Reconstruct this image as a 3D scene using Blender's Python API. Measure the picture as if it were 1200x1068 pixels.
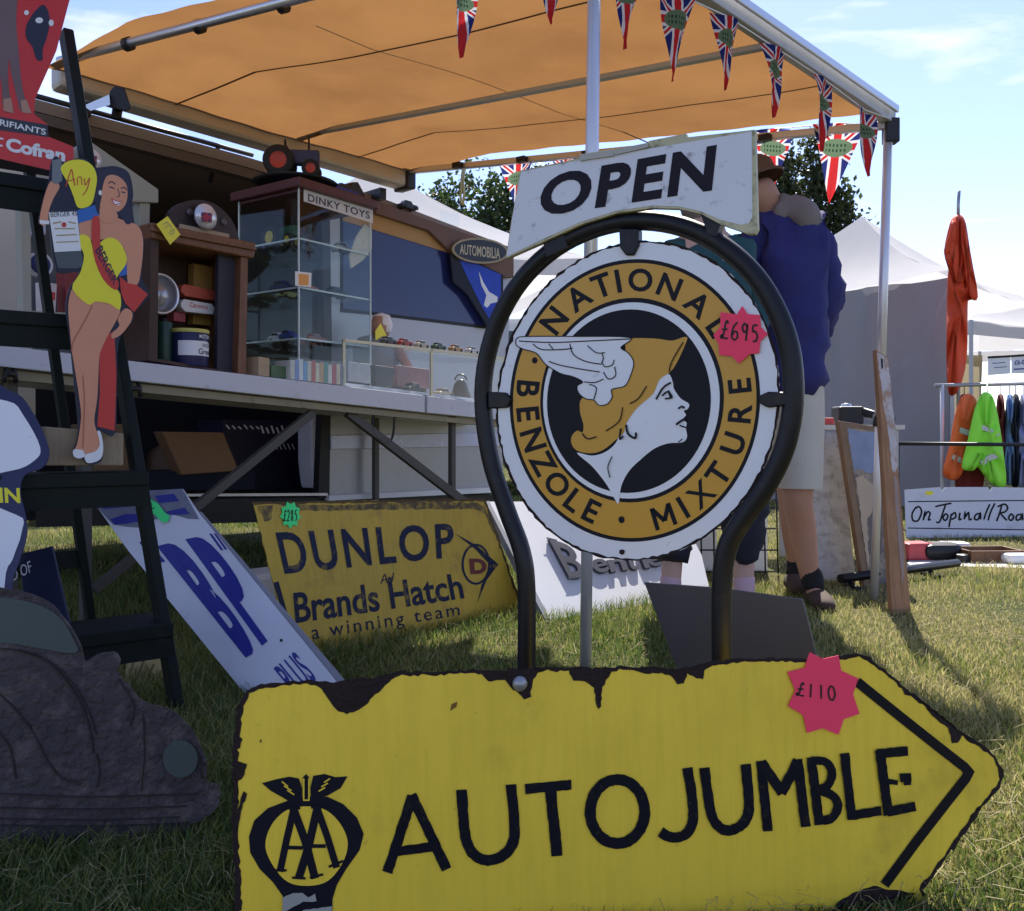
import bpy, bmesh, math, random
import numpy as np
from mathutils import Vector, Matrix
random.seed(7); rng = np.random.default_rng(7)
V = Vector; sc = bpy.context.scene
for o in list(bpy.data.objects): bpy.data.objects.remove(o)
COL = sc.collection
# ------------------------------------------------------------------ camera
F, H, HZ, CX = 1050.0, 0.66, 512.0, 600.0      # focal px, eye height, horizon row, centre column (1200x1068 photo)
cam = bpy.data.objects.new('camera', bpy.data.cameras.new('camera')); COL.objects.link(cam)
cam.location = (0, 0, H); cam.rotation_euler = (math.radians(90), 0, 0)
cam.data.sensor_width = 36; cam.data.sensor_fit = 'HORIZONTAL'; cam.data.lens = 36*F/1200
cam.data.shift_y = -(534-HZ)/1200; cam.data.clip_start = 0.02; cam.data.clip_end = 3000
sc.camera = cam
# ------------------------------------------------------------------ sky and sun
SUN_EL, SUN_AZ = math.radians(49), math.atan2(.25, .968)      # azimuth clockwise from +Y
w = bpy.data.worlds.new('World'); sc.world = w; w.use_nodes = True
nt = w.node_tree; nt.nodes.clear()
def wn(t, **k):
    n = nt.nodes.new(t)
    for a, b in k.items(): setattr(n, a, b)
    return n
sky = wn('ShaderNodeTexSky', sky_type='NISHITA', sun_disc=False); sky.sun_elevation = SUN_EL; sky.sun_rotation = SUN_AZ
sky.air_density = 1.0; sky.dust_density = .25; sky.ozone_density = 2.2; sky.altitude = 400
bg = wn('ShaderNodeBackground'); bg.inputs[1].default_value = .1
tc = wn('ShaderNodeTexCoord'); mp = wn('ShaderNodeMapping'); mp.inputs['Scale'].default_value = (1.3, 1.3, 6.0)
mp.inputs['Location'].default_value = (.35, .1, .2)
nz = wn('ShaderNodeTexNoise'); nz.inputs['Scale'].default_value = 2.6; nz.inputs['Detail'].default_value = 7; nz.inputs['Roughness'].default_value = .58
nz.inputs['Distortion'].default_value = .5
rp = wn('ShaderNodeValToRGB'); rp.color_ramp.elements[0].position = .55; rp.color_ramp.elements[1].position = .80
rp.color_ramp.elements[1].color = (.75, .75, .75, 1)
mx = wn('ShaderNodeMixRGB'); mx.inputs[2].default_value = (6.6, 6.3, 7.0, 1)
out = wn('ShaderNodeOutputWorld'); L = nt.links.new
L(tc.outputs['Generated'], mp.inputs[0]); L(mp.outputs[0], nz.inputs['Vector']); L(nz.outputs[0], rp.inputs[0])
tn = wn('ShaderNodeMixRGB', blend_type='MULTIPLY'); tn.inputs[0].default_value = 1; tn.inputs[2].default_value = (.95, .85, .97, 1)
L(rp.outputs[0], mx.inputs[0]); L(sky.outputs[0], tn.inputs[1]); L(tn.outputs[0], mx.inputs[1]); L(mx.outputs[0], bg.inputs[0]); L(bg.outputs[0], out.inputs[0])
sun = bpy.data.objects.new('sun', bpy.data.lights.new('sun', 'SUN')); COL.objects.link(sun)
sun.data.energy = 4.4; sun.data.angle = math.radians(.53); sun.data.color = (1, .95, .86)
sd = V((math.sin(SUN_AZ)*math.cos(SUN_EL), math.cos(SUN_AZ)*math.cos(SUN_EL), math.sin(SUN_EL)))
sun.rotation_euler = sd.to_track_quat('Z', 'Y').to_euler(); sun.location = sd*30
vs = sc.view_settings; vs.view_transform = 'Standard'; vs.look = 'None'; vs.gamma = 1; vs.use_curve_mapping = False; vs.exposure = 1.34
sc.render.resolution_x = 1024; sc.render.resolution_y = 911

# ------------------------------------------------------------------ materials
def S(r, g, b):
    f = lambda c: (c/255/12.92) if c/255 <= .04045 else ((c/255+.055)/1.055)**2.4
    return (f(r), f(g), f(b))
MATS = {}
def M(name, col, rough=.5, metal=0., var=.12, vs_=6., bump=0., bs=40., spec=.35, dirt=0., dcol=(.05, .035, .02), ds=14., transl=0., streak=0., dth=.62, speck=0.):
    if name in MATS: return MATS[name]
    m = bpy.data.materials.new(name); m.use_nodes = True; MATS[name] = m
    t = m.node_tree; n = t.nodes; l = t.links.new; b = n['Principled BSDF']
    b.inputs['Roughness'].default_value = rough; b.inputs['Metallic'].default_value = metal; b.inputs['Specular IOR Level'].default_value = spec
    co = n.new('ShaderNodeTexCoord')
    nz = n.new('ShaderNodeTexNoise'); nz.inputs['Scale'].default_value = vs_; nz.inputs['Detail'].default_value = 5
    l(co.outputs['Object'], nz.inputs['Vector'])
    mx = n.new('ShaderNodeMixRGB'); mx.inputs[1].default_value = (*[c*(1-var) for c in col], 1); mx.inputs[2].default_value = (*[min(1, c*(1+var)) for c in col], 1)
    l(nz.outputs[0], mx.inputs[0]); last = mx.outputs[0]
    def layer(last, scale, amt, col2, vec=None, th=.62):
        q = n.new('ShaderNodeTexNoise'); q.inputs['Scale'].default_value = scale; q.inputs['Detail'].default_value = 8; q.inputs['Roughness'].default_value = .65
        l(vec or co.outputs['Object'], q.inputs['Vector'])
        r = n.new('ShaderNodeValToRGB'); r.color_ramp.elements[0].position = th-.04; r.color_ramp.elements[1].position = th+.1
        r.color_ramp.elements[1].color = (amt, amt, amt, 1); l(q.outputs[0], r.inputs[0])
        k = n.new('ShaderNodeMixRGB'); k.inputs[2].default_value = (*col2, 1); l(r.outputs[0], k.inputs[0]); l(last, k.inputs[1]); return k.outputs[0]
    if dirt: last = layer(last, ds, dirt, dcol, th=dth)
    if speck: last = layer(last, 75., speck, (.05, .03, .015), th=.70); last = layer(last, 2.2, .35, [c*.72 for c in col], th=.5)
    if streak:
        mp = n.new('ShaderNodeMapping'); mp.inputs['Scale'].default_value = (26, 26, 1.6); l(co.outputs['Object'], mp.inputs[0])
        last = layer(last, 3., streak, [c*.45 for c in col], mp.outputs[0], .5)
    l(last, b.inputs['Base Color'])
    rn = n.new('ShaderNodeMapRange'); rn.inputs[3].default_value = max(.02, rough-.08); rn.inputs[4].default_value = min(1, rough+.12)
    l(nz.outputs[0], rn.inputs[0]); l(rn.outputs[0], b.inputs['Roughness'])
    if bump:
        q = n.new('ShaderNodeTexNoise'); q.inputs['Scale'].default_value = bs; q.inputs['Detail'].default_value = 6; l(co.outputs['Object'], q.inputs['Vector'])
        bp = n.new('ShaderNodeBump'); bp.inputs['Strength'].default_value = bump; bp.inputs['Distance'].default_value = .02
        l(q.outputs[0], bp.inputs['Height']); l(bp.outputs[0], b.inputs['Normal'])
    if transl:
        tr = n.new('ShaderNodeBsdfTranslucent'); l(last, tr.inputs[0]); ms = n.new('ShaderNodeMixShader'); ms.inputs[0].default_value = transl
        l(b.outputs[0], ms.inputs[1]); l(tr.outputs[0], ms.inputs[2]); l(ms.outputs[0], n['Material Output'].inputs[0])
    return m
def glass(name, col=(.85, .95, .93), rough=.03, amt=.14):
    if name in MATS: return MATS[name]
    m = bpy.data.materials.new(name); m.use_nodes = True; MATS[name] = m
    t = m.node_tree; n = t.nodes; l = t.links.new; n.remove(n['Principled BSDF'])
    g = n.new('ShaderNodeBsdfGlossy'); g.inputs['Roughness'].default_value = rough; g.inputs[0].default_value = (1, 1, 1, 1)
    tr = n.new('ShaderNodeBsdfTransparent'); tr.inputs[0].default_value = (*col, 1)
    fr = n.new('ShaderNodeLayerWeight'); fr.inputs[0].default_value = .5
    pw = n.new('ShaderNodeMath'); pw.operation = 'POWER'; pw.inputs[1].default_value = 4.; l(fr.outputs['Facing'], pw.inputs[0])
    ad = n.new('ShaderNodeMath'); ad.operation = 'MULTIPLY_ADD'; ad.inputs[1].default_value = .28; ad.inputs[2].default_value = amt*.12; l(pw.outputs[0], ad.inputs[0])
    ms = n.new('ShaderNodeMixShader'); l(ad.outputs[0], ms.inputs[0]); l(tr.outputs[0], ms.inputs[1]); l(g.outputs[0], ms.inputs[2])
    l(ms.outputs[0], n['Material Output'].inputs[0]); return m

# ------------------------------------------------------------------ geometry helpers
def P(px, py, Y): return V(((px-CX)/F*Y, Y, H-(py-HZ)/F*Y))
def G(px, py, z=0.): return P(px, py, (H-z)*F/(py-HZ))
class Pl:
    def __init__(s, o, n): s.o = V(o); s.n = V(n).normalized()
    def sh(s, d): return Pl(s.o+s.n*d, s.n)          # towards the viewer
    def hit(s, px, py):
        d = V(((px-CX)/F, 1, -(py-HZ)/F)); c = V((0, 0, H)); return c+d*((s.o-c).dot(s.n)/d.dot(s.n))
def plane(a, b, lean=0.):
    """vertical plane through two ground points (x,y), leaning back by lean degrees about its foot line"""
    a = V((a[0], a[1], 0)); b = V((b[0], b[1], 0)); u = (b-a).normalized(); n = u.cross(V((0, 0, 1)))
    if n.y > 0: n = -n
    r = math.radians(lean); return Pl(a, n*math.cos(r)+V((0, 0, 1))*math.sin(r))
def Cr(x0, y0, s): return lambda pts: [(x0+x/s, y0+y/s) for x, y in pts]
def tag(o, label=None, cat=None, group=None, kind=None):
    for k, v in (('label', label), ('category', cat), ('group', group), ('kind', kind)):
        if v: o[k] = v
    return o
def thing(name, loc, label, cat, group=None):
    o = bpy.data.objects.new(name, None); COL.objects.link(o); o.location = loc; o.empty_display_size = .05
    return tag(o, label, cat, group)
def org(p):
    while p.parent: p = p.parent
    return p.location
class MB:
    def __init__(s): s.v = []; s.f = []; s.mi = []; s.cur = 0; s.smooth = []
    def add(s, vs_, fs, sm=False):
        o = len(s.v); s.v += [V(x) for x in vs_]
        for f in fs: s.f.append([i+o for i in f]); s.mi.append(s.cur); s.smooth.append(sm)
        return s
    def poly(s, front, back=None):
        n = len(front)
        if back is None: return s.add(front, [list(range(n))])
        return s.add(list(front)+list(back), [list(range(n)), list(range(2*n-1, n-1, -1))]+[[i, i+n, (i+1) % n+n, (i+1) % n] for i in range(n)])
    def box(s, c, ax, ay, az):
        c, ax, ay, az = V(c), V(ax), V(ay), V(az)
        vs_ = [c+ax*i+ay*j+az*k for i in (-1, 1) for j in (-1, 1) for k in (-1, 1)]
        return s.add(vs_, [(0, 1, 3, 2), (4, 6, 7, 5), (0, 4, 5, 1), (2, 3, 7, 6), (0, 2, 6, 4), (1, 5, 7, 3)])
    def bx(s, x0, x1, y0, y1, z0, z1): return s.box(((x0+x1)/2, (y0+y1)/2, (z0+z1)/2), ((x1-x0)/2, 0, 0), (0, (y1-y0)/2, 0), (0, 0, (z1-z0)/2))
    def tube(s, pts, r, n=10, cap=True, flat=None):
        pts = [V(p) for p in pts]; rs = r if isinstance(r, (list, tuple)) else [r]*len(pts)
        t0 = (pts[1]-pts[0]).normalized(); up = V((0, 0, 1)) if abs(t0.z) < .9 else V((0, 1, 0)); x = t0.cross(up).normalized(); vs_ = []
        for i, p in enumerate(pts):
            t = (pts[min(i+1, len(pts)-1)]-pts[max(i-1, 0)]).normalized(); x = (x-t*x.dot(t)).normalized(); y = t.cross(x)
            for k in range(n):
                a = 2*math.pi*k/n; vs_.append(p+(x*math.cos(a)+y*math.sin(a)*(flat or 1))*rs[i])
        fs = [[i*n+k, i*n+(k+1) % n, (i+1)*n+(k+1) % n, (i+1)*n+k] for i in range(len(pts)-1) for k in range(n)]
        s.add(vs_, fs, True)
        if cap: o = len(s.v)-len(vs_); s.f += [[o+k for k in range(n)][::-1], [o+(len(pts)-1)*n+k for k in range(n)]]; s.mi += [s.cur]*2; s.smooth += [False]*2
        return s
    def lathe(s, c, prof, n=20, axis=(0, 0, 1)):
        c = V(c); az = V(axis).normalized(); ax = az.orthogonal().normalized(); ay = az.cross(ax); vs_ = []
        for r, z in prof:
            for k in range(n):
                a = 2*math.pi*k/n; vs_.append(c+az*z+(ax*math.cos(a)+ay*math.sin(a))*max(r, 1e-5))
        fs = [[i*n+k, i*n+(k+1) % n, (i+1)*n+(k+1) % n, (i+1)*n+k] for i in range(len(prof)-1) for k in range(n)]
        return s.add(vs_, fs, True)
    def build(s, name, mat, parent=None, bevel=0., subsurf=0, recalc=True, **k):
        o_ = org(parent) if parent else V((0, 0, 0))
        me = bpy.data.meshes.new(name); me.from_pydata([v-o_ for v in s.v], [], s.f)
        for m in (mat if isinstance(mat, (list, tuple)) else [mat]): me.materials.append(m)
        me.polygons.foreach_set('material_index', s.mi); me.polygons.foreach_set('use_smooth', s.smooth)
        if recalc:
            bm = bmesh.new(); bm.from_mesh(me); bmesh.ops.recalc_face_normals(bm, faces=bm.faces); bm.to_mesh(me); bm.free()
        o = bpy.data.objects.new(name, me); COL.objects.link(o)
        if parent: o.parent = parent
        if bevel:
            b = o.modifiers.new('bevel', 'BEVEL'); b.width = bevel; b.segments = 2; b.limit_method = 'ANGLE'
        if subsurf:
            b = o.modifiers.new('sub', 'SUBSURF'); b.levels = subsurf; b.render_levels = subsurf
        return tag(o, **k)
    def lone(s, name, mat, loc, label, cat, group=None, **k):
        """top-level single mesh with its origin at loc"""
        for i, v in enumerate(s.v): s.v[i] = v-V(loc)
        o = s.build(name, mat, **k); o.location = loc; return tag(o, label, cat, group)
def dens(pts, step):
    o = []
    for i, a in enumerate(pts):
        b = pts[(i+1) % len(pts)]; d = math.dist(a, b); k = max(1, int(d/step))
        o += [(a[0]+(b[0]-a[0])*j/k, a[1]+(b[1]-a[1])*j/k) for j in range(k)]
    return o
def rough(pts, amp, step=4): return [(x+random.uniform(-amp, amp), y+random.uniform(-amp, amp)) for x, y in dens(pts, step)]
def cat(pts, k=6, closed=False):
    n = len(pts); o = []
    for i in range(n if closed else n-1):
        g = (lambda j: pts[j % n]) if closed else (lambda j: pts[min(max(j, 0), n-1)])
        p0, p1, p2, p3 = g(i-1), g(i), g(i+1), g(i+2)
        for j in range(k):
            t = j/k
            o.append(tuple(.5*(2*p1[d]+(p2[d]-p0[d])*t+(2*p0[d]-5*p1[d]+4*p2[d]-p3[d])*t*t+(3*p1[d]-p0[d]-3*p2[d]+p3[d])*t**3) for d in range(len(p1))))
    if not closed: o.append(tuple(pts[-1]))
    return o
def ell(c, rx, ry, n=48, a0=0, a1=360, sh=0.):
    return [(c[0]+rx*math.cos(math.radians(a))+sh*ry*math.sin(math.radians(a)), c[1]-ry*math.sin(math.radians(a))) for a in np.linspace(a0, a1, n, endpoint=(a1-a0 < 360))]
def slab(name, pts, pl, th, mat, parent=None, off=0., bevel=0., **k):
    fr = [pl.sh(off).hit(*p) for p in pts]; bk = [p-pl.n*th for p in fr]
    return MB().poly(fr, bk).build(name, mat, parent, bevel=bevel, **k)
def ribbon(pts, w, closed=False):
    n = len(pts); Lf, R = [], []
    for i, p in enumerate(pts):
        a = pts[(i-1) % n] if (closed or i > 0) else None; b = pts[(i+1) % n] if (closed or i < n-1) else None
        d1 = V((p[0]-a[0], p[1]-a[1])).normalized() if a else None; d2 = V((b[0]-p[0], b[1]-p[1])).normalized() if b else None
        d = ((d1 or d2)+(d2 or d1)).normalized() if (d1 or d2) else V((1, 0)); nn = V((-d.y, d.x))
        ww = (w(i/(n-1)) if callable(w) else w)/2; m = ww/max(.4, nn.dot(V((-(d2 or d1).y, (d2 or d1).x))))
        Lf.append((p[0]+nn.x*m, p[1]+nn.y*m)); R.append((p[0]-nn.x*m, p[1]-nn.y*m))
    return Lf, R
def decal(name, polys, strokes, pl, mat, parent, off, jit=0., **k):
    if name in ('quote_marks', 'blue_fold', 'chip', 'stripes', 'shoes', 'dots', 'printed_feet', 'pale_patch', 'buff_patch', 'grime') and len(polys) > 1:
        return [decal(name, [p], [], pl, mat, parent, off+.00008*i, jit, **k) for i, p in enumerate(polys)]
    """flat print: polygons and (points, width) strokes in photo pixels laid on a plane, each a hair above the last"""
    mb = MB(); e = off
    for p in polys:
        q = rough(p, jit) if jit else p
        mb.poly([pl.sh(e).hit(*x) for x in q]); e += .00008
    for pts, w_ in strokes:
        if jit: pts = dens_open(pts, 5)
        Lf, R = ribbon(pts, w_)
        if jit:
            Lf = [(x+random.uniform(-jit, jit), y+random.uniform(-jit, jit)) for x, y in Lf]; R = [(x+random.uniform(-jit, jit), y+random.uniform(-jit, jit)) for x, y in R]
        h = pl.sh(e); a = [h.hit(*x) for x in Lf]; b = [h.hit(*x) for x in R]; n = len(a)
        mb.add(a+b, [[i, i+1, n+i+1, n+i] for i in range(n-1)]); e += .00008
    for i, f in enumerate(mb.f):                       # face the viewer
        p = [mb.v[j] for j in f]
        nn = V((0, 0, 0))
        for j in range(len(p)): nn += (p[j]-p[0]).cross(p[(j+1) % len(p)]-p[0])
        if nn.dot(pl.n) < 0: mb.f[i] = f[::-1]
    return mb.build(name, mat, parent, recalc=False, **k)
def dens_open(pts, step):
    o = []
    for a, b in zip(pts[:-1], pts[1:]):
        k = max(1, int(math.dist(a, b)/step)); o += [(a[0]+(b[0]-a[0])*j/k, a[1]+(b[1]-a[1])*j/k) for j in range(k)]
    return o+[pts[-1]]
def glyphs(s, bold=0., sp=1.):
    if s == 'M':
        vs_, fs = [], []
        for a, b in (((.09, 0), (.12, 1)), ((.12, .97), (.5, .30)), ((.5, .30), (.88, .97)), ((.88, 1), (.91, 0))):
            d = V((b[0]-a[0], b[1]-a[1])).normalized(); nn = V((-d.y, d.x))*.095; o = len(vs_); vs_ += [(a[0]+nn.x, a[1]+nn.y), (a[0]-nn.x, a[1]-nn.y), (b[0]-nn.x, b[1]-nn.y), (b[0]+nn.x, b[1]+nn.y)]; fs.append([o, o+1, o+2, o+3])
        return vs_, fs
    cu = bpy.data.curves.new('t', 'FONT'); cu.body = s; cu.offset = bold; cu.space_character = sp; cu.resolution_u = 4
    ob = bpy.data.objects.new('t', cu); COL.objects.link(ob); dg = bpy.context.evaluated_depsgraph_get(); dg.update()
    me = ob.evaluated_get(dg).to_mesh(); vs_ = [(v.co.x, v.co.y) for v in me.vertices]; fs = [list(p.vertices) for p in me.polygons]
    ob.evaluated_get(dg).to_mesh_clear(); bpy.data.objects.remove(ob); bpy.data.curves.remove(cu); return vs_, fs
def bil(q, u, v): # q TL TR BR BL, v up
    a = [(q[3][i]*(1-u)+q[2][i]*u)*(1-v)+(q[0][i]*(1-u)+q[1][i]*u)*v for i in (0, 1)]; return a
def text(name, s, quad, pl, mat, parent, off=.0012, bold=0., sp=1., jit=0., **k):
    vs_, fs = glyphs(s, bold, sp); xs = [v[0] for v in vs_]; ys = [v[1] for v in vs_]; x0, x1, y0, y1 = min(xs), max(xs), min(ys), max(ys)
    h = pl.sh(off); mb = MB()
    pts = [bil(quad, (x-x0)/(x1-x0), (y-y0)/(y1-y0)) for x, y in vs_]
    if jit: pts = [(a+random.uniform(-jit, jit), b+random.uniform(-jit, jit)) for a, b in pts]
    mb.add([h.hit(*p) for p in pts], fs)
    if (mb.v[fs[0][1]]-mb.v[fs[0][0]]).cross(mb.v[fs[0][2]]-mb.v[fs[0][0]]).dot(pl.n) < 0: mb.f = [f[::-1] for f in mb.f]
    return mb.build(name, mat, parent, recalc=False, **k)
def arctext(mb, s, angs, c, rx, ry, size, pl, off, inner, wid=.9, bold=.03):
    h = pl.sh(off)
    for ch, an in zip(s, angs):
        vs_, fs = glyphs(ch, bold*(.25 if ch in 'MX' else .8)); xs = [v[0] for v in vs_]; ys = [v[1] for v in vs_]; xm = (min(xs)+max(xs))/2; yb = min(ys); hh = max(ys)-yb
        a = math.radians(an); pos = V((c[0]+rx*math.cos(a), c[1]-ry*math.sin(a)))
        upv = V((math.cos(a)*ry, -math.sin(a)*rx)).normalized()*(-1 if inner else 1); rt = V((-upv.y, upv.x))
        pts = [pos+rt*((x-xm)/hh*size*wid)+upv*(((y-yb)/hh-.5)*size) for x, y in vs_]
        vv = [h.hit(p.x, p.y) for p in pts]
        if (vv[fs[0][1]]-vv[fs[0][0]]).cross(vv[fs[0][2]]-vv[fs[0][0]]).dot(pl.n) < 0: fs = [f[::-1] for f in fs]
        mb.add(vv, fs)

# common materials
m_black = M('black_paint', (.008, .008, .011), .38, var=.3, spec=.3, dirt=.5, dcol=(.05, .035, .025), ds=30)
m_ink = M('black_enamel', (.007, .007, .012), .5, var=.2, spec=.2)
m_alu = M('aluminium', (.62, .63, .66), .35, .9, var=.08)
m_alud = M('dull_aluminium', (.42, .42, .43), .5, .3, var=.15, dirt=.4, ds=10)
m_white = M('white_enamel', S(226, 226, 230), .3, var=.04, dirt=.6, dcol=(.16, .11, .07), ds=60, dth=.68)
m_rust = M('rust', (.022, .012, .011), .85, var=.5, vs_=40, bump=.5, bs=120)
m_plastic = M('black_plastic', (.015, .015, .017), .45, var=.2)
m_paper = M('white_card', (.75, .75, .76), .7, var=.05)
m_skin = M('skin', (.42, .22, .15), .55, var=.12, vs_=20)
m_wood = M('wood_brown', (.16, .075, .035), .5, var=.45, vs_=14, streak=.5)
m_pink = M('fluorescent_red_card', (1., .055, .13), .6, var=.04)
m_green = M('fluorescent_green_card', (.06, .80, .22), .6, var=.04)
m_pen = M('marker_ink', (.01, .01, .012), .5)
m_yelcard = M('yellow_card', (.82, .74, .08), .7, var=.05)

# ================================================================== GROUND
def ground_mat():
    m = bpy.data.materials.new('turf'); m.use_nodes = True; t = m.node_tree; n = t.nodes; l = t.links.new; b = n['Principled BSDF']
    b.inputs['Roughness'].default_value = .95; b.inputs['Specular IOR Level'].default_value = .1
    co = n.new('ShaderNodeTexCoord'); a = n.new('ShaderNodeTexNoise'); a.inputs['Scale'].default_value = 1.6; a.inputs['Detail'].default_value = 8
    c = n.new('ShaderNodeTexNoise'); c.inputs['Scale'].default_value = 45; c.inputs['Detail'].default_value = 5
    l(co.outputs['Object'], a.inputs['Vector']); l(co.outputs['Object'], c.inputs['Vector'])
    r = n.new('ShaderNodeValToRGB'); e = r.color_ramp.elements; e[0].position = .35; e[0].color = (.055, .075, .022, 1); e[1].position = .65; e[1].color = (.19, .155, .07, 1)
    l(a.outputs[0], r.inputs[0]); k = n.new('ShaderNodeMixRGB'); k.blend_type = 'MULTIPLY'; k.inputs[0].default_value = .8
    r2 = n.new('ShaderNodeValToRGB'); r2.color_ramp.elements[0].position = .3; r2.color_ramp.elements[0].color = (.3, .3, .3, 1); r2.color_ramp.elements[1].position = .7
    l(c.outputs[0], r2.inputs[0]); l(r.outputs[0], k.inputs[1]); l(r2.outputs[0], k.inputs[2]); l(k.outputs[0], b.inputs['Base Color'])
    bp = n.new('ShaderNodeBump'); bp.inputs['Strength'].default_value = .9; bp.inputs['Distance'].default_value = .03; l(c.outputs[0], bp.inputs['Height']); l(bp.outputs[0], b.inputs['Normal'])
    return m
MB().add([(-600, -200, 0), (600, -200, 0), (600, 1500, 0), (-600, 1500, 0)], [(0, 1, 2, 3)]).build('ground', ground_mat(), kind='structure')

# ================================================================== VAN
VO = V((-1.97, 3.7, 0)); VD = V((.692, .722, 0)).normalized(); VN = V((VD.y, -VD.x, 0)); VP = Pl(VO, VN)
m_van = M('van_silver_paint', (.36, .365, .39), .32, .3, var=.06, dirt=.25, dcol=(.2, .18, .13), ds=5)
m_cream = M('van_cream_panel', (.55, .52, .44), .5, var=.08)
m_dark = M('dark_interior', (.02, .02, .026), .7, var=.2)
m_navyglass = M('tinted_window', (.018, .026, .11), .1, var=.1, spec=.5)
m_tan = M('tan_reflection', (.42, .25, .10), .7, var=.1)  # colour of the awning as mirrored in the van window
vx = VO+VD*.6
van = thing('van', (vx.x, vx.y, 0), 'silver van parked behind the table with its side door open', 'van')
roofline = [(-90, 95), (40, 130), (282, 194), (440, 240), (600, 300)]
R_ = [VP.hit(*p) for p in roofline]
mb = MB()
up = [p+V((0, 0, .05)) for p in R_]; bk = [p-VN*1.75 for p in up]; bkl = [p-VN*1.75 for p in R_]
k = len(R_)
mb.add(R_+up+bk+bkl, [f for i in range(k-1) for f in ([i, i+1, k+i+1, k+i], [k+i, k+i+1, 2*k+i+1, 2*k+i], [2*k+i, 2*k+i+1, 3*k+i+1, 3*k+i], [3*k+i, 3*k+i+1, i+1, i])]+[[0, k, 2*k, 3*k], [k-1, 4*k-1, 3*k-1, 2*k-1]])
mb.build('roof', M('van_roof', (.22, .16, .12), .6, var=.15), van)
slab('gutter', [(-90, 96), (40, 131), (282, 195), (384, 226), (384, 236), (282, 206), (40, 143), (-90, 108)], VP, .06, M('gutter_trim', (.10, .075, .06), .5), van, off=.012)
side = slab('rear_side_panel', [(386, 226), (440, 242), (600, 302), (594, 440), (588, 574), (386, 584)], VP, .05, m_van, van)
win = slab('window', [(402, 258), (440, 268), (578, 314), (571, 382), (437, 366), (402, 362)], VP, .01, m_navyglass, van, off=.008)
slab('window_seal', rough([(399, 254), (440, 265), (582, 311), (574, 386), (437, 369.5), (399, 366)], 0, 900), VP, .004, m_plastic, van, off=.003)
slab('painted_reflection', [(402, 245), (440, 252), (500, 272), (531, 298), (440, 270), (402, 259)], VP, .004, m_tan, van, off=.0125)  # awning's reflection along the window top, painted as a tan strip
slab('roof_board', [(441, 236), (602, 294), (602, 326), (560, 318), (533, 300), (503, 270), (441, 250)], VP, .03, M('brown_board', (.15, .075, .045), .55, var=.2), van, off=.045)
slab('belt_moulding', [(388, 510), (590, 507), (590, 523), (388, 527)], VP, .02, M('van_stripe', (.45, .47, .62), .25, .2, var=.03), van, off=.012, bevel=.004)
slab('sill', [(386, 581), (588, 571), (588, 577), (386, 587)], VP, .06, M('van_sill', (.7, .7, .74), .4), van, off=.03)
slab('door_pillar', [(376, 222), (386, 225), (389, 400), (386, 584), (373, 584), (380, 400)], VP, .05, m_plastic, van, off=.002)
slab('front_panel', [(-90, 112), (40, 146), (42, 590), (-90, 585)], VP, .05, m_cream, van)
slab('door_sill_strip', [(42, 580), (384, 578), (384, 581), (42, 583)], VP, .03, M('sill_strip', (.6, .6, .62), .3, .6), van, off=.02)
slab('skirt', [(42, 588), (588, 580), (588, 606), (42, 618)], VP, .08, m_plastic, van, off=-.01)
q0, q1 = VP.hit(42, 585), VP.hit(588, 580); zf = .36
a, b = V((q0.x, q0.y, zf)), V((q1.x, q1.y, zf)); a0 = a-VD*1.2
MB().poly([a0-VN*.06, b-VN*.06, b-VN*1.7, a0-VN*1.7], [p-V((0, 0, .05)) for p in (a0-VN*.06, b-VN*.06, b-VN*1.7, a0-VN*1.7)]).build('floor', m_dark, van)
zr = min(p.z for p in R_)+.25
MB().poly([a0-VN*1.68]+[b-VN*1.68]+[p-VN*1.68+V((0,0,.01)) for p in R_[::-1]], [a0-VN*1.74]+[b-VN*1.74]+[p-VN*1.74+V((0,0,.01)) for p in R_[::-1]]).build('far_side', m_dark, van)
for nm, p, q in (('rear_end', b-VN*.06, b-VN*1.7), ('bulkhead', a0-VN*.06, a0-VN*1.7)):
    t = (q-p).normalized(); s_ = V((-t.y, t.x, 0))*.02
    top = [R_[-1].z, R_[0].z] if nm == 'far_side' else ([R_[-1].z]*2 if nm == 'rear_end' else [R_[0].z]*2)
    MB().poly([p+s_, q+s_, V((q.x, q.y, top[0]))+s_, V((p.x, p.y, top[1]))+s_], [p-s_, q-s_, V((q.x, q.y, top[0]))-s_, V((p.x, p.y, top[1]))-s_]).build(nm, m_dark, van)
for t_ in (-1.35, 2.25):
    c = VO+VD*t_-VN*.14+V((0, 0, .3))
    wh = MB().lathe(c, [(.18, .1), (.29, .1), (.305, .07), (.305, -.07), (.29, -.1), (.18, -.1)], 28, VN).build('tyre', M('rubber', (.014, .014, .015), .85), van)
    MB().lathe(c, [(.001, .06), (.08, .07), (.16, .05), (.18, .09), (.182, -.1)], 24, VN).build('rim', m_alud, wh)
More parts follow.
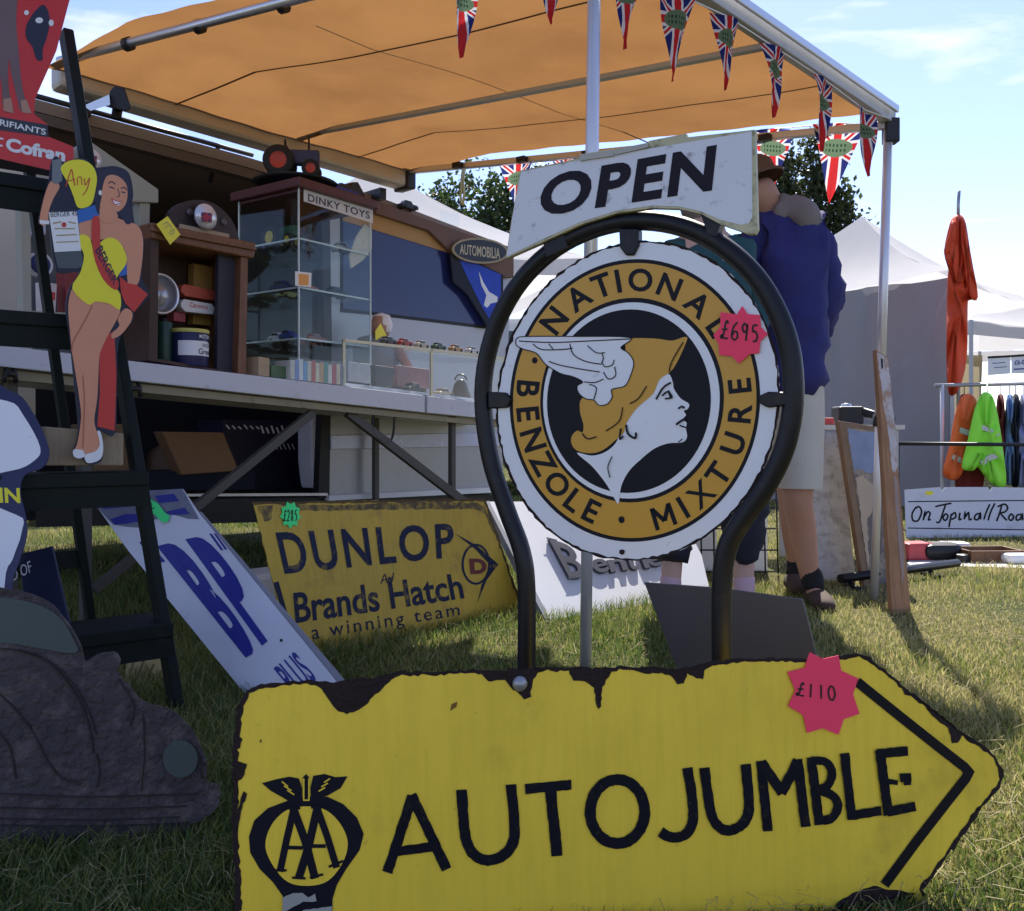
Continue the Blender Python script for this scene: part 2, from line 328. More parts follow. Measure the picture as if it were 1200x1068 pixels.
# roof bar and floodlight
p, q = P(-30, 93, 3.55), P(296, 182, 4.45)
mb = MB().tube([p, q], .012, 8)
for k in (.12, .85):
    m_ = p.lerp(q, k); mb.tube([m_, V((m_.x, m_.y, m_.z-.16))-VN*.08], .012, 6)
mb.build('roof_bar', m_plastic, van)
fl = thing('floodlight', P(132, 138, 3.53), 'black floodlight clamped on the roof bar above the van door', 'floodlight')
c = P(140, 118, 3.53)
MB().poly([P(x, y, 3.46) for x, y in ((128, 108), (134, 101), (146, 103), (154, 127), (148, 131), (128, 126))], [P(x, y, 3.60) for x, y in ((128, 108), (134, 101), (146, 103), (154, 127), (148, 131), (128, 126))]).build('housing', m_plastic, fl, bevel=.006)
MB().poly([P(x, y, 3.44) for x, y in ((98, 124), (128, 111), (129, 123), (106, 130))], [P(x, y, 3.47) for x, y in ((98, 124), (128, 111), (129, 123), (106, 130))]).build('reflector', m_alu, fl)
MB().tube([P(138, 126, 3.53), P(136, 140, 3.53)], .02, 8).build('bracket', m_plastic, fl)

# ================================================================== AWNING
CP = VP.sh(.16)
A0, A1 = CP.hit(70, 66), CP.hit(480, 190); B0 = V((.24, 2.59, 2.16)); B1 = P(1041, 137, 3.69)
aw = thing('awning', VO+VD*1.1, 'orange tan awning on aluminium frame pulled out from the van', 'awning')
m_fab = M('awning_fabric', (.245, .118, .042), .8, dirt=.3, dcol=(.17, .075, .025), ds=2.5, dth=.5, var=.16, vs_=2.2, bump=.12, bs=3, transl=.55, spec=.1)
n1, n2 = 64, 50; mb = MB(); vv = []
for i in range(n1+1):
    for j in range(n2+1):
        u, v_ = -.03+1.05*i/n1, j/n2; p = (A0.lerp(A1, u)).lerp(B0.lerp(B1, u), v_)
        sag = -.03*math.sin(math.pi*v_)*(1-.7*abs(math.cos(math.pi*u*2))) if 0 < v_ < 1 else 0
        vv.append(p+V((0, 0, sag+.006*math.sin(9*u+5*v_)+.002*math.sin(46*u+9*v_)*(2*abs(v_-.5))**2+.002*math.sin(60*v_-7*u)*(2*abs(u-.5))**3+.003*math.sin(21*u-17*v_)*math.sin(6*v_)-.06+.09*min(1, v_*5))))
mb.add(vv, [[i*(n2+1)+j, i*(n2+1)+j+1, (i+1)*(n2+1)+j+1, (i+1)*(n2+1)+j] for i in range(n1) for j in range(n2)], True); mb.build('fabric', m_fab, aw)
cas = slab('cassette', [(70, 68), (478, 190), (478, 219), (70, 100)], CP, .11, M('cassette_metal', (.46, .42, .36), .45, .35, var=.1), aw, bevel=.02)
slab('end_cap', [(477, 188), (488, 191), (488, 222), (477, 221)], CP, .12, m_plastic, aw, off=.01, bevel=.01)
for px in (110, 460):
    c = CP.hit(px, 110+(px-110)*.3)-VN*.1; MB().box(c-VN*.12+V((0, 0, -.04)), VD*.02, VN*.14, (0, 0, .03)).build('mounting_bracket', m_plastic, aw)
def bar(name, p, q, wd, ht, mat, parent, off=V((0, 0, 0)), bevel=.004):
    d = (q-p); t = d.normalized(); s_ = t.cross(V((0, 0, 1))).normalized(); u_ = s_.cross(t)
    return MB().box((p+q)/2+off, d/2, s_*wd/2, u_*ht/2).build(name, mat, parent, bevel=bevel)
rail = bar('front_rail', B0-(B1-B0)*.36, B1+(B1-B0).normalized()*.02, .045, .06, m_alud, aw)
bar('rail_lip', B0-(B1-B0)*.36+V((.028, -.028, .02)), B1+V((.028, -.028, .02)), .012, .03, m_alu, aw)
mb = MB().tube([A0+V((0, 0, -.02)), B0-(B1-B0)*.02+V((0, 0, -.03))], .018, 10); arm = mb.build('arm', m_alu, aw)
for k in (.17, .33, .5):
    p = (A0+V((0, 0, -.02))).lerp(B0+V((0, 0, -.03)), k); t = (B0-A0).normalized(); MB().tube([p-t*.014, p+t*.014], .026, 10).build('clip', m_plastic, arm)
u0, u1 = .62, .50
bar('rafter', A0.lerp(A1, u0)+V((0, 0, -.03)), B0.lerp(B1, u1)+V((0, 0, -.04)), .03, .022, m_alud, aw)
fr = bar('far_rail', A1+V((0, 0, -.05)), B1+V((0, 0, -.035)), .028, .032, m_alu, aw)
for k in (.14, .3, .45, .55, .62, .8):
    p = A1.lerp(B1, k); MB().box(p+V((-.02, -.02, -.05)), (.02, -.014, 0), (.01, .012, 0), (0, 0, .014)).build('clip', m_plastic, fr)
MB().tube([P(385, 8, 3.42), P(600, 98, 3.9), P(770, 172, 4.3)], .003, 6).build('seam_cord', M('brown_cord', (.12, .06, .03), .8), aw)
for us in (.27, .80):
    sp_ = []
    for j in range(n2+1):
        k_ = int(round((us+.03)/1.05*n1)); sp_.append(vv[k_*(n2+1)+j]+V((0, 0, -.004)))
    w2 = (A1-A0).normalized()*.006; MB().add([p-w2 for p in sp_]+[p+w2 for p in sp_], [[j, j+1, n2+2+j, n2+1+j] for j in range(n2)], True).build('seam', M('seam_tape', (.17, .08, .03), .8), aw)
for (xt, yt, xb, yb, Y, r) in ((None, None, 686, 783, 2.59, .0195), (None, None, 1024, 703, 3.69, .0185)):
    foot = G(xb, yb); tp = (B0 if xb < 900 else B1)+V((0, 0, -.03))
    po = MB().tube([foot+V((0, 0, -.02)), foot.lerp(tp, .55)], r*.86, 12).tube([foot.lerp(tp, .37), tp], r, 12).build('leg', M('pole_white', (.66, .66, .70), .35, .5, var=.06), aw)
    MB().tube([foot.lerp(tp, .36), foot.lerp(tp, .385)], r*1.35, 12).build('collar', m_plastic, po)
    MB().box(tp+V((.01, 0, -.03)), (.028, 0, 0), (0, .028, 0), (0, 0, .05)).build('corner_joint', m_plastic, po, bevel=.006)

# ================================================================== BACKGROUND TENTS, VAN, TREES
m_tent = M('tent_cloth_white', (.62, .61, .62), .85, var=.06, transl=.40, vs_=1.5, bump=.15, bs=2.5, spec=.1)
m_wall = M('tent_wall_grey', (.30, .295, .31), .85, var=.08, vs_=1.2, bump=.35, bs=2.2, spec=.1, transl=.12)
m_steel = M('grey_steel', (.35, .35, .37), .4, .6)
def gazebo(name, corner, u, size, eave, peak, label, walls=(), mw=m_wall, mc=m_tent):
    u = V((u[0], u[1], 0)).normalized(); v_ = V((u.y, -u.x, 0))
    if v_.y < 0: v_ = -v_
    c0 = V((corner[0], corner[1], 0)); C4 = [c0, c0+u*size, c0+u*size+v_*size, c0+v_*size]
    t = thing(name, sum(C4, V())/4, label, 'gazebo'); pk = sum(C4, V())/4+V((0, 0, peak)); mb = MB(); N = 12
    for i in range(4):
        a, b = C4[i]+V((0, 0, eave)), C4[(i+1) % 4]+V((0, 0, eave)); grid = []
        for r_ in range(N+1):
            for s_ in range(N+1):
                f = r_/N; e = a.lerp(b, s_/N); h = (1-f)**1.0; p = e.lerp(pk, f); p.z -= .28*math.sin(math.pi*f)*.5+.09*math.sin(math.pi*s_/N)*(1-f)**2
                p.z += .012*math.sin(s_*2.3+r_)*(1-f); grid.append(p)
        mb.add(grid, [[r_*(N+1)+s_, r_*(N+1)+s_+1, (r_+1)*(N+1)+s_+1, (r_+1)*(N+1)+s_] for r_ in range(N) for s_ in range(N)], True)
    mb.build('canopy', mc, t)
    mb = MB()
    for i in range(4):
        if 0 in walls: continue
        a, b = C4[i]+V((0, 0, eave)), C4[(i+1) % 4]+V((0, 0, eave)); o_ = []
        ctr = V((pk.x, pk.y, 0))
        for s_ in range(13):
            p = a.lerp(b, s_/12); o2 = (V((p.x, p.y, 0))-ctr).normalized()*.015; sg = -.09*math.sin(math.pi*s_/12); o_ += [p+o2+V((0, 0, sg)), p+o2*1.5+V((0, 0, -.2+sg*.6))]
        mb.add(o_, [[2*s_, 2*s_+2, 2*s_+3, 2*s_+1] for s_ in range(12)], True)
    if mb.v: mb.build('valance', mc, t)
    for p in C4: MB().box(p+V((0, 0, eave/2)), (.02, 0, 0), (0, .02, 0), (0, 0, eave/2)).build('leg', m_steel, t)
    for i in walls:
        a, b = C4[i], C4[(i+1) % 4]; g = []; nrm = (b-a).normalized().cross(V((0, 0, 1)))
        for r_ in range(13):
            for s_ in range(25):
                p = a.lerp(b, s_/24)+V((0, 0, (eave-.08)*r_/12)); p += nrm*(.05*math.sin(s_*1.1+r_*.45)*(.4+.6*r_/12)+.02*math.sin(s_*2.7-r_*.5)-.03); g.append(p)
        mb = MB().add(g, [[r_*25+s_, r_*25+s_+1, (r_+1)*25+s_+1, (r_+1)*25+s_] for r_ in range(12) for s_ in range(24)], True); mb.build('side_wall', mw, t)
    return t
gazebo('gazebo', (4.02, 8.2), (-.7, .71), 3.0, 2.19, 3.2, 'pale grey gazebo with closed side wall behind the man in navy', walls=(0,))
m_khaki = M('khaki_cloth', (.34, .29, .19), .85, var=.08, transl=.35, spec=.1)
gazebo('gazebo', (6.25, 12.2), (.96, .28), 3.6, 2.25, 3.0, 'white topped gazebo with open front at the right edge over clothes rails', walls=(2,), mw=m_khaki)
gazebo('marquee', (-2.98, 8.5), (.95, .3), 4.0, 2.6, 4.0, 'white marquee top showing over the van roof', mc=m_tent)
# white van far behind
wv = thing('white_van', (.35, 10.4, 0), 'white van parked far behind, glimpsed past the black hoop', 'van')
m_wvan = M('white_van_paint', (.72, .72, .74), .3, var=.03)
prof = [(-.95, .35), (.95, .35), (.98, .95), (.93, 1.25), (.78, 2.0), (-.78, 2.0), (-.93, 1.25), (-.98, .95)]
MB().poly([V((.0+x, 10.1, z)) for x, z in prof], [V((.0+x, 13.6, z)) for x, z in prof]).build('body', m_wvan, wv, bevel=.06)
MB().poly([V((x, 10.08, z)) for x, z in ((-.82, 1.25), (.82, 1.25), (.70, 1.85), (-.70, 1.85))], [V((x, 10.11, z)) for x, z in ((-.82, 1.25), (.82, 1.25), (.70, 1.85), (-.70, 1.85))]).build('windscreen', M('dark_glass', (.03, .05, .05), .06), wv)
for s_ in (-1, 1):
    MB().box((s_*.72, 10.09, .85), (.14, 0, 0), (0, .03, 0), (0, 0, .09)).build('headlight', M('lamp_glass', (.6, .62, .65), .1), wv, bevel=.02)
    MB().lathe((s_*.8, 10.9, .32), [(.01, .1), (.3, .1), (.32, .05), (.32, -.05), (.3, -.1), (.01, -.1)], 20, (1, 0, 0)).build('tyre', MATS['rubber'], wv)
MB().box((0, 10.08, .5), (.93, 0, 0), (0, .05, 0), (0, 0, .12)).build('bumper', m_plastic, wv, bevel=.03)

def leaf_mat(name, col):
    m = bpy.data.materials.new(name); m.use_nodes = True; t = m.node_tree; n = t.nodes; l = t.links.new; b = n['Principled BSDF']; b.inputs['Roughness'].default_value = .6
    g = n.new('ShaderNodeNewGeometry'); r = n.new('ShaderNodeValToRGB'); e = r.color_ramp.elements
    e[0].color = (*[c*.5 for c in col], 1); e[1].color = (*[c*1.5 for c in col], 1); l(g.outputs['Random Per Island'], r.inputs[0]); l(r.outputs[0], b.inputs['Base Color'])
    tr = n.new('ShaderNodeBsdfTranslucent'); l(r.outputs[0], tr.inputs[0]); ms = n.new('ShaderNodeMixShader'); ms.inputs[0].default_value = .35
    l(b.outputs[0], ms.inputs[1]); l(tr.outputs[0], ms.inputs[2]); l(ms.outputs[0], n['Material Output'].inputs[0]); return m
m_bark = M('bark', (.07, .05, .035), .9, var=.3, bump=.5, bs=8)
def tree(name, base, blobs, n, size, mat, label, trunk_r=.25):
    base = V(base); t = thing(name, base, label, 'tree', 'trees beyond the stalls'); rg = np.random.default_rng(int(abs(base.x)*100)+5)
    top = max(b[0][2] for b in blobs); mb = MB(); ax = [base+V((.15*math.sin(i), .1*math.cos(i*2), top*i/6)) for i in range(7)]; mb.tube(ax, [trunk_r*(1-.13*i) for i in range(7)], 8)
    for c, r in blobs:
        e = base+V(c); s_ = base+V((0, 0, max(1., c[2]*.55))); mb.tube([s_, s_.lerp(e, .5)+V((0, 0, -.2)), e], [trunk_r*.4, trunk_r*.25, .03], 6)
    mb.build('trunk', m_bark, t)
    cs = []; tot = sum(r[0]*r[2] for c, r in blobs)
    for c, r in blobs:
        k = max(6, int(n/14*r[0]*r[2]/tot)); d = rg.normal(size=(k, 3)); d /= np.linalg.norm(d, axis=1)[:, None]
        q = d*(rg.uniform(.55, 1.08, (k, 1)))*np.array(r)+np.array(c); cl = q[:, None, :]+rg.normal(size=(k, 14, 3))*size*1.5; cs.append(cl.reshape(-1, 3))
    c = np.concatenate(cs); k = len(c); a = rg.normal(size=(k, 3)); a /= np.linalg.norm(a, axis=1)[:, None]; b = np.cross(a, rg.normal(size=(k, 3))); b /= np.linalg.norm(b, axis=1)[:, None]
    s_ = (rg.uniform(.6, 1.3, (k, 1))*size); vs_ = np.stack([c-a*s_, c+b*s_*.55, c+a*s_, c-b*s_*.55], 1).reshape(-1, 3)
    me = bpy.data.meshes.new('crown'); me.from_pydata(vs_.tolist(), [], np.arange(4*k).reshape(-1, 4).tolist()); me.materials.append(mat)
    o = bpy.data.objects.new('crown', me); COL.objects.link(o); o.parent = t; return t
lf1 = leaf_mat('oak_leaves', (.045, .075, .022)); lf2 = leaf_mat('conifer_leaves', (.05, .065, .02))
tb = G(545, 540); tree('broadleaf_tree', (-1.6, 26, 0), [((.5, 0, 7.0), (1.3, 1.4, 1.5)), ((-.3, 0, 6.6), (.8, 1, .8)), ((1.5, 0, 6.2), (1.4, 1.4, 1.5)), ((-.9, 0, 7.3), (.45, .5, .4)), ((2.2, 0, 7.4), (1., 1, 1.)), ((.6, 0, 5.4), (1.6, 1.3, .8))], 9000, .10, lf1, 'broadleaf tree standing behind the van roof', .3)
tree('conifer_tree', (9.7, 28, 0), [((-.2, 0, 9.2), (.45, .5, 1.0)), ((0, 0, 8.0), (.9, .9, 1.)), ((.1, 0, 6.7), (1.3, 1.2, 1.)), ((0, 0, 5.2), (1.6, 1.4, 1.2))], 8000, .10, lf2, 'pointed conifer behind the man in navy', .3)
tree('conifer_tree', (8.3, 27, 0), [((0, 0, 8.6), (.35, .4, .9)), ((0, 0, 7.2), (.7, .7, 1.)), ((0, 0, 5.6), (1.1, 1, 1.2))], 5000, .10, lf2, 'slim dark conifer just right of the open sign', .25)
tree('broadleaf_tree', (11.0, 27, 0), [((-.2, 0, 5.3), (1.1, 1, .9)), ((.3, 0, 4.4), (1.3, 1.2, 1.)), ((-.7, 0, 6.0), (.5, .5, .5))], 5000, .10, leaf_mat('yellow_green_leaves', (.10, .11, .03)), 'low yellow green tree beside the conifer above the grey gazebo', .25)

# ================================================================== ARROW SIGN (front)
AP = plane((-.33, 1.08), (.71, 1.30), 3)
m_ay = M('arrow_yellow_enamel', (.90, .63, .055), .34, var=.09, vs_=3, speck=.7, dirt=.35, dcol=(.30, .17, .03), ds=5, streak=.10, bump=.03, bs=9)
t = thing('arrow_sign', (.19, 1.19, 0), 'large yellow enamel arrow sign lettered in black at the front', 'sign')
c1 = Cr(260, 740, 3.158); c2 = Cr(560, 740, 3.256); c3 = Cr(840, 740, 3.2556)
top = c1([(60, 300), (75, 262), (100, 228), (130, 205), (250, 192), (340, 188), (400, 197), (450, 186), (560, 178), (650, 157), (950, 150), (1180, 145)])+c2([(230, 143), (400, 146), (560, 140), (760, 150), (880, 125), (1040, 108)])+c3([(130, 112), (300, 108), (340, 112), (470, 100), (548, 90)])
rt = c3([(580, 105), (700, 205), (820, 300), (960, 410), (1050, 470), (1085, 530), (1082, 570), (1060, 610), (1000, 680), (900, 820), (780, 985)])
bl = AP.hit(278, 1100); 
def wp(p): return (CX+p.x/p.y*F, HZ-(p.z-H)/p.y*F)
bot = [wp(V((x, 1.08+(x+.33)*.2115, -.015))) for x in (.60, .3, 0., -.345)]
outl = top+rt+bot+c1([(62, 1036), (48, 700), (50, 420)])
panel = slab('panel', rough(outl, .7, 7), AP, .0025, m_ay, t)
decal('rust_edge', [], [(outl[:len(top)+len(rt)]+[bot[0]], 4.5), (c1([(70, 270), (50, 420), (52, 560), (46, 700), (58, 900), (62, 1036)]), 7)], AP, m_rust, t, .0005, jit=1.6)
rp_ = [c1([(300, 190), (360, 205), (392, 245), (420, 290), (462, 308), (512, 288), (560, 245), (600, 205), (650, 160), (560, 178), (450, 186), (400, 197)]),
       c1([(950, 150), (985, 185), (1050, 180), (1080, 215), (1120, 250), (1142, 240), (1150, 180), (1180, 147)]),
       c2([(345, 147), (365, 188), (410, 190), (445, 215), (450, 285), (462, 300), (472, 285), (474, 215), (500, 175), (520, 145)]),
       c2([(590, 145), (640, 165), (700, 158), (740, 175), (760, 200), (785, 200), (800, 160), (835, 180), (862, 185), (866, 150), (900, 125), (760, 148)]),
       c3([(700, 205), (715, 245), (760, 245), (820, 320), (880, 370), (900, 430), (920, 425), (935, 395), (1000, 440), (960, 410), (820, 300)]),
       c3([(900, 805), (890, 830), (905, 840), (930, 780), (990, 715), (1010, 660)]),
       c3([(430, 1075), (470, 1030), (520, 1000), (600, 968), (640, 985), (700, 990), (760, 1000), (640, 1110), (430, 1110)]),
       c1([(55, 380), (75, 400), (70, 430), (50, 440)]), c1([(50, 480), (92, 490), (85, 530), (70, 550), (50, 560)]), c1([(46, 700), (80, 590), (95, 600), (80, 640), (62, 720)])]
for i, q in enumerate(rp_): decal('rust_patch', [q], [], AP, m_rust, t, .0008+.00003*i, jit=.9)
decal('chip', [c1([(845, 295), (850, 270), (872, 260), (868, 280)]), c1([(140, 412), (141, 400), (148, 402), (146, 412)])], [], AP, M('ochre_chip', (.2, .1, .02), .8), t, .0008)
lt = [(c1([(612, 892), (655, 765), (705, 608)]), 12), (c1([(702, 606), (770, 750), (832, 882)]), 12), (c1([(652, 815), (778, 797)]), 11),
      (cat(c1([(888, 588), (893, 680), (905, 775), (935, 828), (985, 848), (1040, 830), (1078, 780), (1082, 700), (1070, 568)])), 12.5),
      (c2([(180, 603), (357, 585)]), 12), (c2([(278, 612), (303, 857)]), 13), (cat(c2(ell((533, 688), 104, 122, 16)), 4, True)+[cat(c2(ell((533, 688), 104, 122, 16)), 4, True)[0]], 13),
      (cat(c2([(800, 520), (815, 620), (822, 700), (812, 752), (780, 782), (735, 786), (697, 765)])), 12), (cat(c2([(865, 520), (880, 640), (895, 710), (925, 750), (962, 760), (1005, 740), (1030, 700), (1034, 640), (1022, 508)])), 12),
      (c3([(168, 495), (195, 763)]), 11.5), (c3([(170, 500), (212, 560), (250, 618)]), 12), (c3([(246, 618), (285, 545), (310, 492)]), 12), (c3([(308, 488), (340, 746)]), 11.5),
      (c3([(360, 480), (392, 740)]), 11), (cat(c3([(360, 494), (415, 498), (440, 540), (420, 592), (372, 602)])), 10), (cat(c3([(375, 606), (435, 622), (463, 662), (440, 712), (390, 724)])), 10.5),
      (c3([(488, 466), (516, 720)]), 11), (c3([(512, 704), (628, 685)]), 11), (c3([(622, 455), (656, 702)]), 11.5), (c3([(610, 468), (730, 457)]), 11), (c3([(640, 572), (690, 578)]), 6), (c3([(700, 560), (742, 556)]), 10), (c3([(712, 578), (742, 574)]), 7), (c3([(650, 690), (758, 668)]), 11)]
letters = M('worn_black_lettering', (.008, .008, .013), .7, var=.5, vs_=60, spec=.12, dirt=.5, dcol=(.06, .05, .022), ds=110, dth=.60)
decal('lettering', [], lt, AP, letters, t, .0014, jit=.45)
decal('chevron', [], [(c3([(535, 192), (700, 325), (850, 444), (945, 518), (962, 538), (950, 562), (880, 650), (760, 805), (640, 968)]), 11.5)], AP, M('chevron_paint', (.009, .008, .01), .6, var=.25, spec=.15), t, .0013)
em = decal('emblem', [c1([(240, 628), (313, 612), (390, 612), (450, 640), (500, 690), (525, 750), (510, 810), (460, 880), (425, 940), (410, 990), (408, 1060), (230, 1060), (225, 980), (190, 930), (140, 880), (105, 820), (100, 760), (120, 700), (170, 655)]),
     c1([(148, 562), (200, 548), (250, 538), (285, 545), (297, 580), (297, 628), (265, 640), (225, 615), (180, 590)]), c1([(338, 535), (380, 528), (420, 540), (465, 537), (440, 580), (392, 608), (330, 625), (328, 580)]),
     c1([(300, 540), (312, 528), (322, 540), (324, 630), (300, 630)])], [], AP, M('emblem_ink', (.008, .008, .015), .6, var=.2, spec=.15), t, .0010)
decal('emblem_field', [c1(cat([(313, 648), (385, 662), (440, 715), (466, 785), (445, 860), (390, 925), (313, 942), (240, 925), (185, 860), (161, 790), (185, 715), (240, 662)], 5, True))], [], AP, m_ay, em, .0016)
AA = [([(268, 650), (240, 770), (215, 890)], 26), ([(262, 650), (310, 780), (345, 915)], 30), ([(355, 648), (320, 800), (285, 912)], 30), ([(350, 648), (390, 760), (425, 875)], 26), ([(235, 800), (300, 802)], 14), ([(320, 795), (385, 795)], 14), ([(195, 885), (240, 885)], 9), ([(260, 912), (310, 915)], 9), ([(325, 912), (375, 900)], 9), ([(395, 872), (450, 850)], 9), ([(238, 650), (290, 655)], 10), ([(330, 652), (378, 645)], 10)]
decal('monogram', [], [(c1(p), w_/3.158) for p, w_ in AA], AP, MATS['emblem_ink'], em, .0022)
decal('wing_lines', [], [(c1(p), 1.6) for p in ([(222, 556), (245, 575)], [(230, 572), (258, 590)], [(242, 588), (268, 605)], [(400, 545), (378, 560)], [(392, 562), (368, 576)], [(382, 578), (358, 592)], [(303, 545), (303, 625), (322, 625), (322, 545)])], AP, m_ay, em, .0021)
decal('bare_patch', [c1([(225, 985), (265, 970), (300, 968), (318, 985), (345, 972), (350, 1000), (300, 1000), (262, 1022), (225, 1040)]), c1([(300, 1032), (408, 1018), (408, 1060), (300, 1060)])], [], AP, M('bare_metal', (.35, .34, .30), .6, var=.3), em, .0024, jit=.5)
bo = MB().lathe(AP.sh(.0016).hit(609, 801), [(.010, 0), (.010, .003), (.006, .007), (.0001, .008)], 12, AP.n).build('bolt', m_steel, t)

def star(px, py, ro, ri, n, rot, sx=1, sy=1):
    return [(px+sx*(ro if i % 2 == 0 else ri)*math.cos(rot+math.pi*i/n), py+sy*(ro if i % 2 == 0 else ri)*math.sin(rot+math.pi*i/n)) for i in range(2*n)]
def price(name, pts, pl, mat, label, s, quad, off, slant=0, pen=2.2):
    c = (sum(p[0] for p in pts)/len(pts), sum(p[1] for p in pts)/len(pts)); h = pl.sh(off)
    o = thing(name, h.hit(*c), label, 'price tag'); slab('card', pts, pl, .0008, mat, o, off=off)
    DG = {'£': [[(.85, .85), (.7, 1), (.5, .85), (.4, .4), (.15, .05), (.0, .12), (.15, .2), (.4, .05), (.9, .05)], [(.1, .5), (.8, .55)]], '1': [[(.5, 1), (.4, 0)]], '0': [[(.5, 1), (.1, .6), (.15, .1), (.5, 0), (.85, .4), (.8, .85), (.5, 1)]],
          '6': [[(.8, 1), (.3, .7), (.1, .2), (.4, 0), (.8, .15), (.75, .45), (.4, .45), (.15, .25)]], '9': [[(.8, .8), (.5, 1), (.2, .75), (.4, .5), (.75, .65), (.85, .9), (.6, 0)]], '5': [[(.95, 1), (.4, .95), (.3, .6), (.6, .6), (.8, .35), (.6, .05), (.2, .02)]],
          '2': [[(.1, .8), (.4, 1), (.75, .8), (.6, .45), (.1, 0), (.85, .05)]], '8': [[(.75, .85), (.45, 1), (.2, .75), (.7, .35), (.6, .02), (.25, .1), (.25, .35), (.65, .7), (.75, .85)]]}
    st = []
    for i, ch in enumerate(s):
        for k in DG[ch]: st.append((cat([tuple(bil(quad, (i+.08+.8*x)/len(s), y)) for x, y in k], 4), pen))
    decal('handwriting', [], st, pl, m_pen, o, off+.0006); return o
price('price_star', c3([(355, 80), (405, 105), (465, 92), (475, 150), (540, 180), (520, 240), (545, 315), (485, 335), (465, 395), (405, 370), (345, 388), (330, 320), (272, 285), (300, 225), (270, 155), (335, 140)]), AP, m_pink,
      'fluorescent red price star marked 110 stuck on the yellow arrow sign', '£110', c3([(305, 195), (455, 210), (465, 265), (300, 245)]), .003, pen=2)

# ================================================================== ROUNDEL ON HOOP STAND
RP = plane((-.061, 1.60), (.434, 1.33), 0); rc = Cr(540, 230, 2.426); oc = Cr(580, 130, 3.529)
t = thing('roundel_sign_stand', (.19, 1.47, 0), 'round enamel sign with winged head held in a black tubular hoop', 'sign')
path = cat([(617, 1100), (617, 900), (617, 785), (617, 690), (611, 645), (594, 598), (574, 535), (566, 460), (577, 395), (603, 340), (643, 297), (692, 270), (745, 259), (800, 266), (850, 291), (893, 334), (922, 395), (930, 460), (921, 520), (899, 568), (871, 608), (853, 640), (846, 685), (846, 790), (846, 900), (846, 1100)], 5)
pts = [RP.hit(*p) for p in path]; pts = [p for p in pts if p.z > -.02]
MB().tube(pts, .0158, 14).build('hoop_frame', m_black, t)
RF = RP.sh(.006)
pc = lambda k, sh=.05: rc(ell((504, 582), 401*k, 453*k, 96, sh=sh))
plate = slab('roundel', rough(pc(1.), .8, 6), RF, .003, m_white, t)
decal('rust_edge', [], [(pc(.997)+pc(.997)[:1], 2.6)], RF, m_rust, plate, .0003, jit=1.1)
m_or = M('roundel_orange', (.60, .31, .035), .3, var=.08, dirt=.15, dcol=(.25, .12, .02), ds=20)
decal('ring_outline', [rc(ell((495, 581), 356, 402, 96, sh=.02))], [], RF, m_ink, plate, .0004)
decal('ring', [rc(ell((494.5, 581), 346, 391, 96, sh=.02))], [], RF, m_or, plate, .0007)
decal('inner_outline', [rc(ell((487, 580), 261, 291, 80, sh=.02))], [], RF, m_ink, plate, .0010)
decal('inner_ring', [rc(ell((485, 581), 251, 279, 80, sh=.02))], [], RF, m_white, plate, .0013)
decal('dark_disc', [rc(ell((478, 583), 233, 261, 80, sh=.02))], [], RF, m_ink, plate, .0016)
cc = rc([(492, 581)])[0]; RX, RY, sz = 303/2.426, 343/2.426, 66/2.426
mb = MB(); arctext(mb, 'NATIONAL', [138.5, 121.5, 107.5, 98.5, 86.5, 70.5, 53.0, 37.5], cc, RX, RY, sz, RF, .0012, False, 1.0); mb.build('lettering', m_ink, plate, recalc=False)
mb = MB(); arctext(mb, 'BENZOLE', [174.5, 186.5, 199, 211.5, 224, 236, 246.5], cc, RX, RY, sz*.98, RF, .0012, True, 1.0); mb.build('lettering', m_ink, plate, recalc=False)
mb = MB(); arctext(mb, 'MIXTURE', [286, 297.5, 309, 322.5, 339, 354, 367], cc, RX, RY, sz, RF, .0012, True, 1.0)
mb.build('lettering', m_ink, plate, recalc=False)
decal('dots', [rc(ell((457, 920), 9, 10, 14)), rc(ell((210, 467), 8, 9, 14))], [], RF, m_ink, plate, .0012)
face = cat([(590, 505), (603, 530), (606, 548), (625, 575), (648, 590), (646, 604), (634, 611), (640, 622), (632, 634), (642, 645), (640, 660), (643, 685), (630, 700), (590, 703), (550, 718), (510, 750), (478, 782), (456, 825), (449, 873), (438, 862), (422, 832), (400, 800), (370, 765), (330, 730), (372, 738), (410, 728), (440, 703), (452, 672), (470, 640), (500, 600), (540, 552), (560, 520)], 4, True)
decal('head', [rc(face)], [], RF, m_white, plate, .0020)
hat = cat([(478, 408), (550, 406), (600, 412), (634, 402), (641, 412), (603, 490), (565, 520), (545, 562), (500, 602), (470, 645), (462, 672), (440, 692), (405, 720), (370, 730), (330, 722), (315, 700), (318, 680), (332, 668), (346, 673), (350, 650), (340, 612), (346, 575), (400, 560), (440, 545), (480, 500), (470, 440)], 4, True)
decal('helmet', [rc(hat)], [(rc(hat+hat[:1]), .9)], RF, m_or, plate, .0024)
wing = cat([(157, 422), (160, 404), (190, 399), (330, 399), (480, 402), (455, 430), (475, 445), (491, 470), (486, 500), (468, 538), (440, 546), (428, 552), (430, 572), (415, 592), (392, 594), (378, 580), (355, 576), (335, 560), (331, 540), (346, 528), (318, 513), (285, 505), (250, 485), (235, 472), (214, 446), (175, 434)], 4, True)
decal('wing', [rc(wing)], [], RF, m_white, plate, .0028)
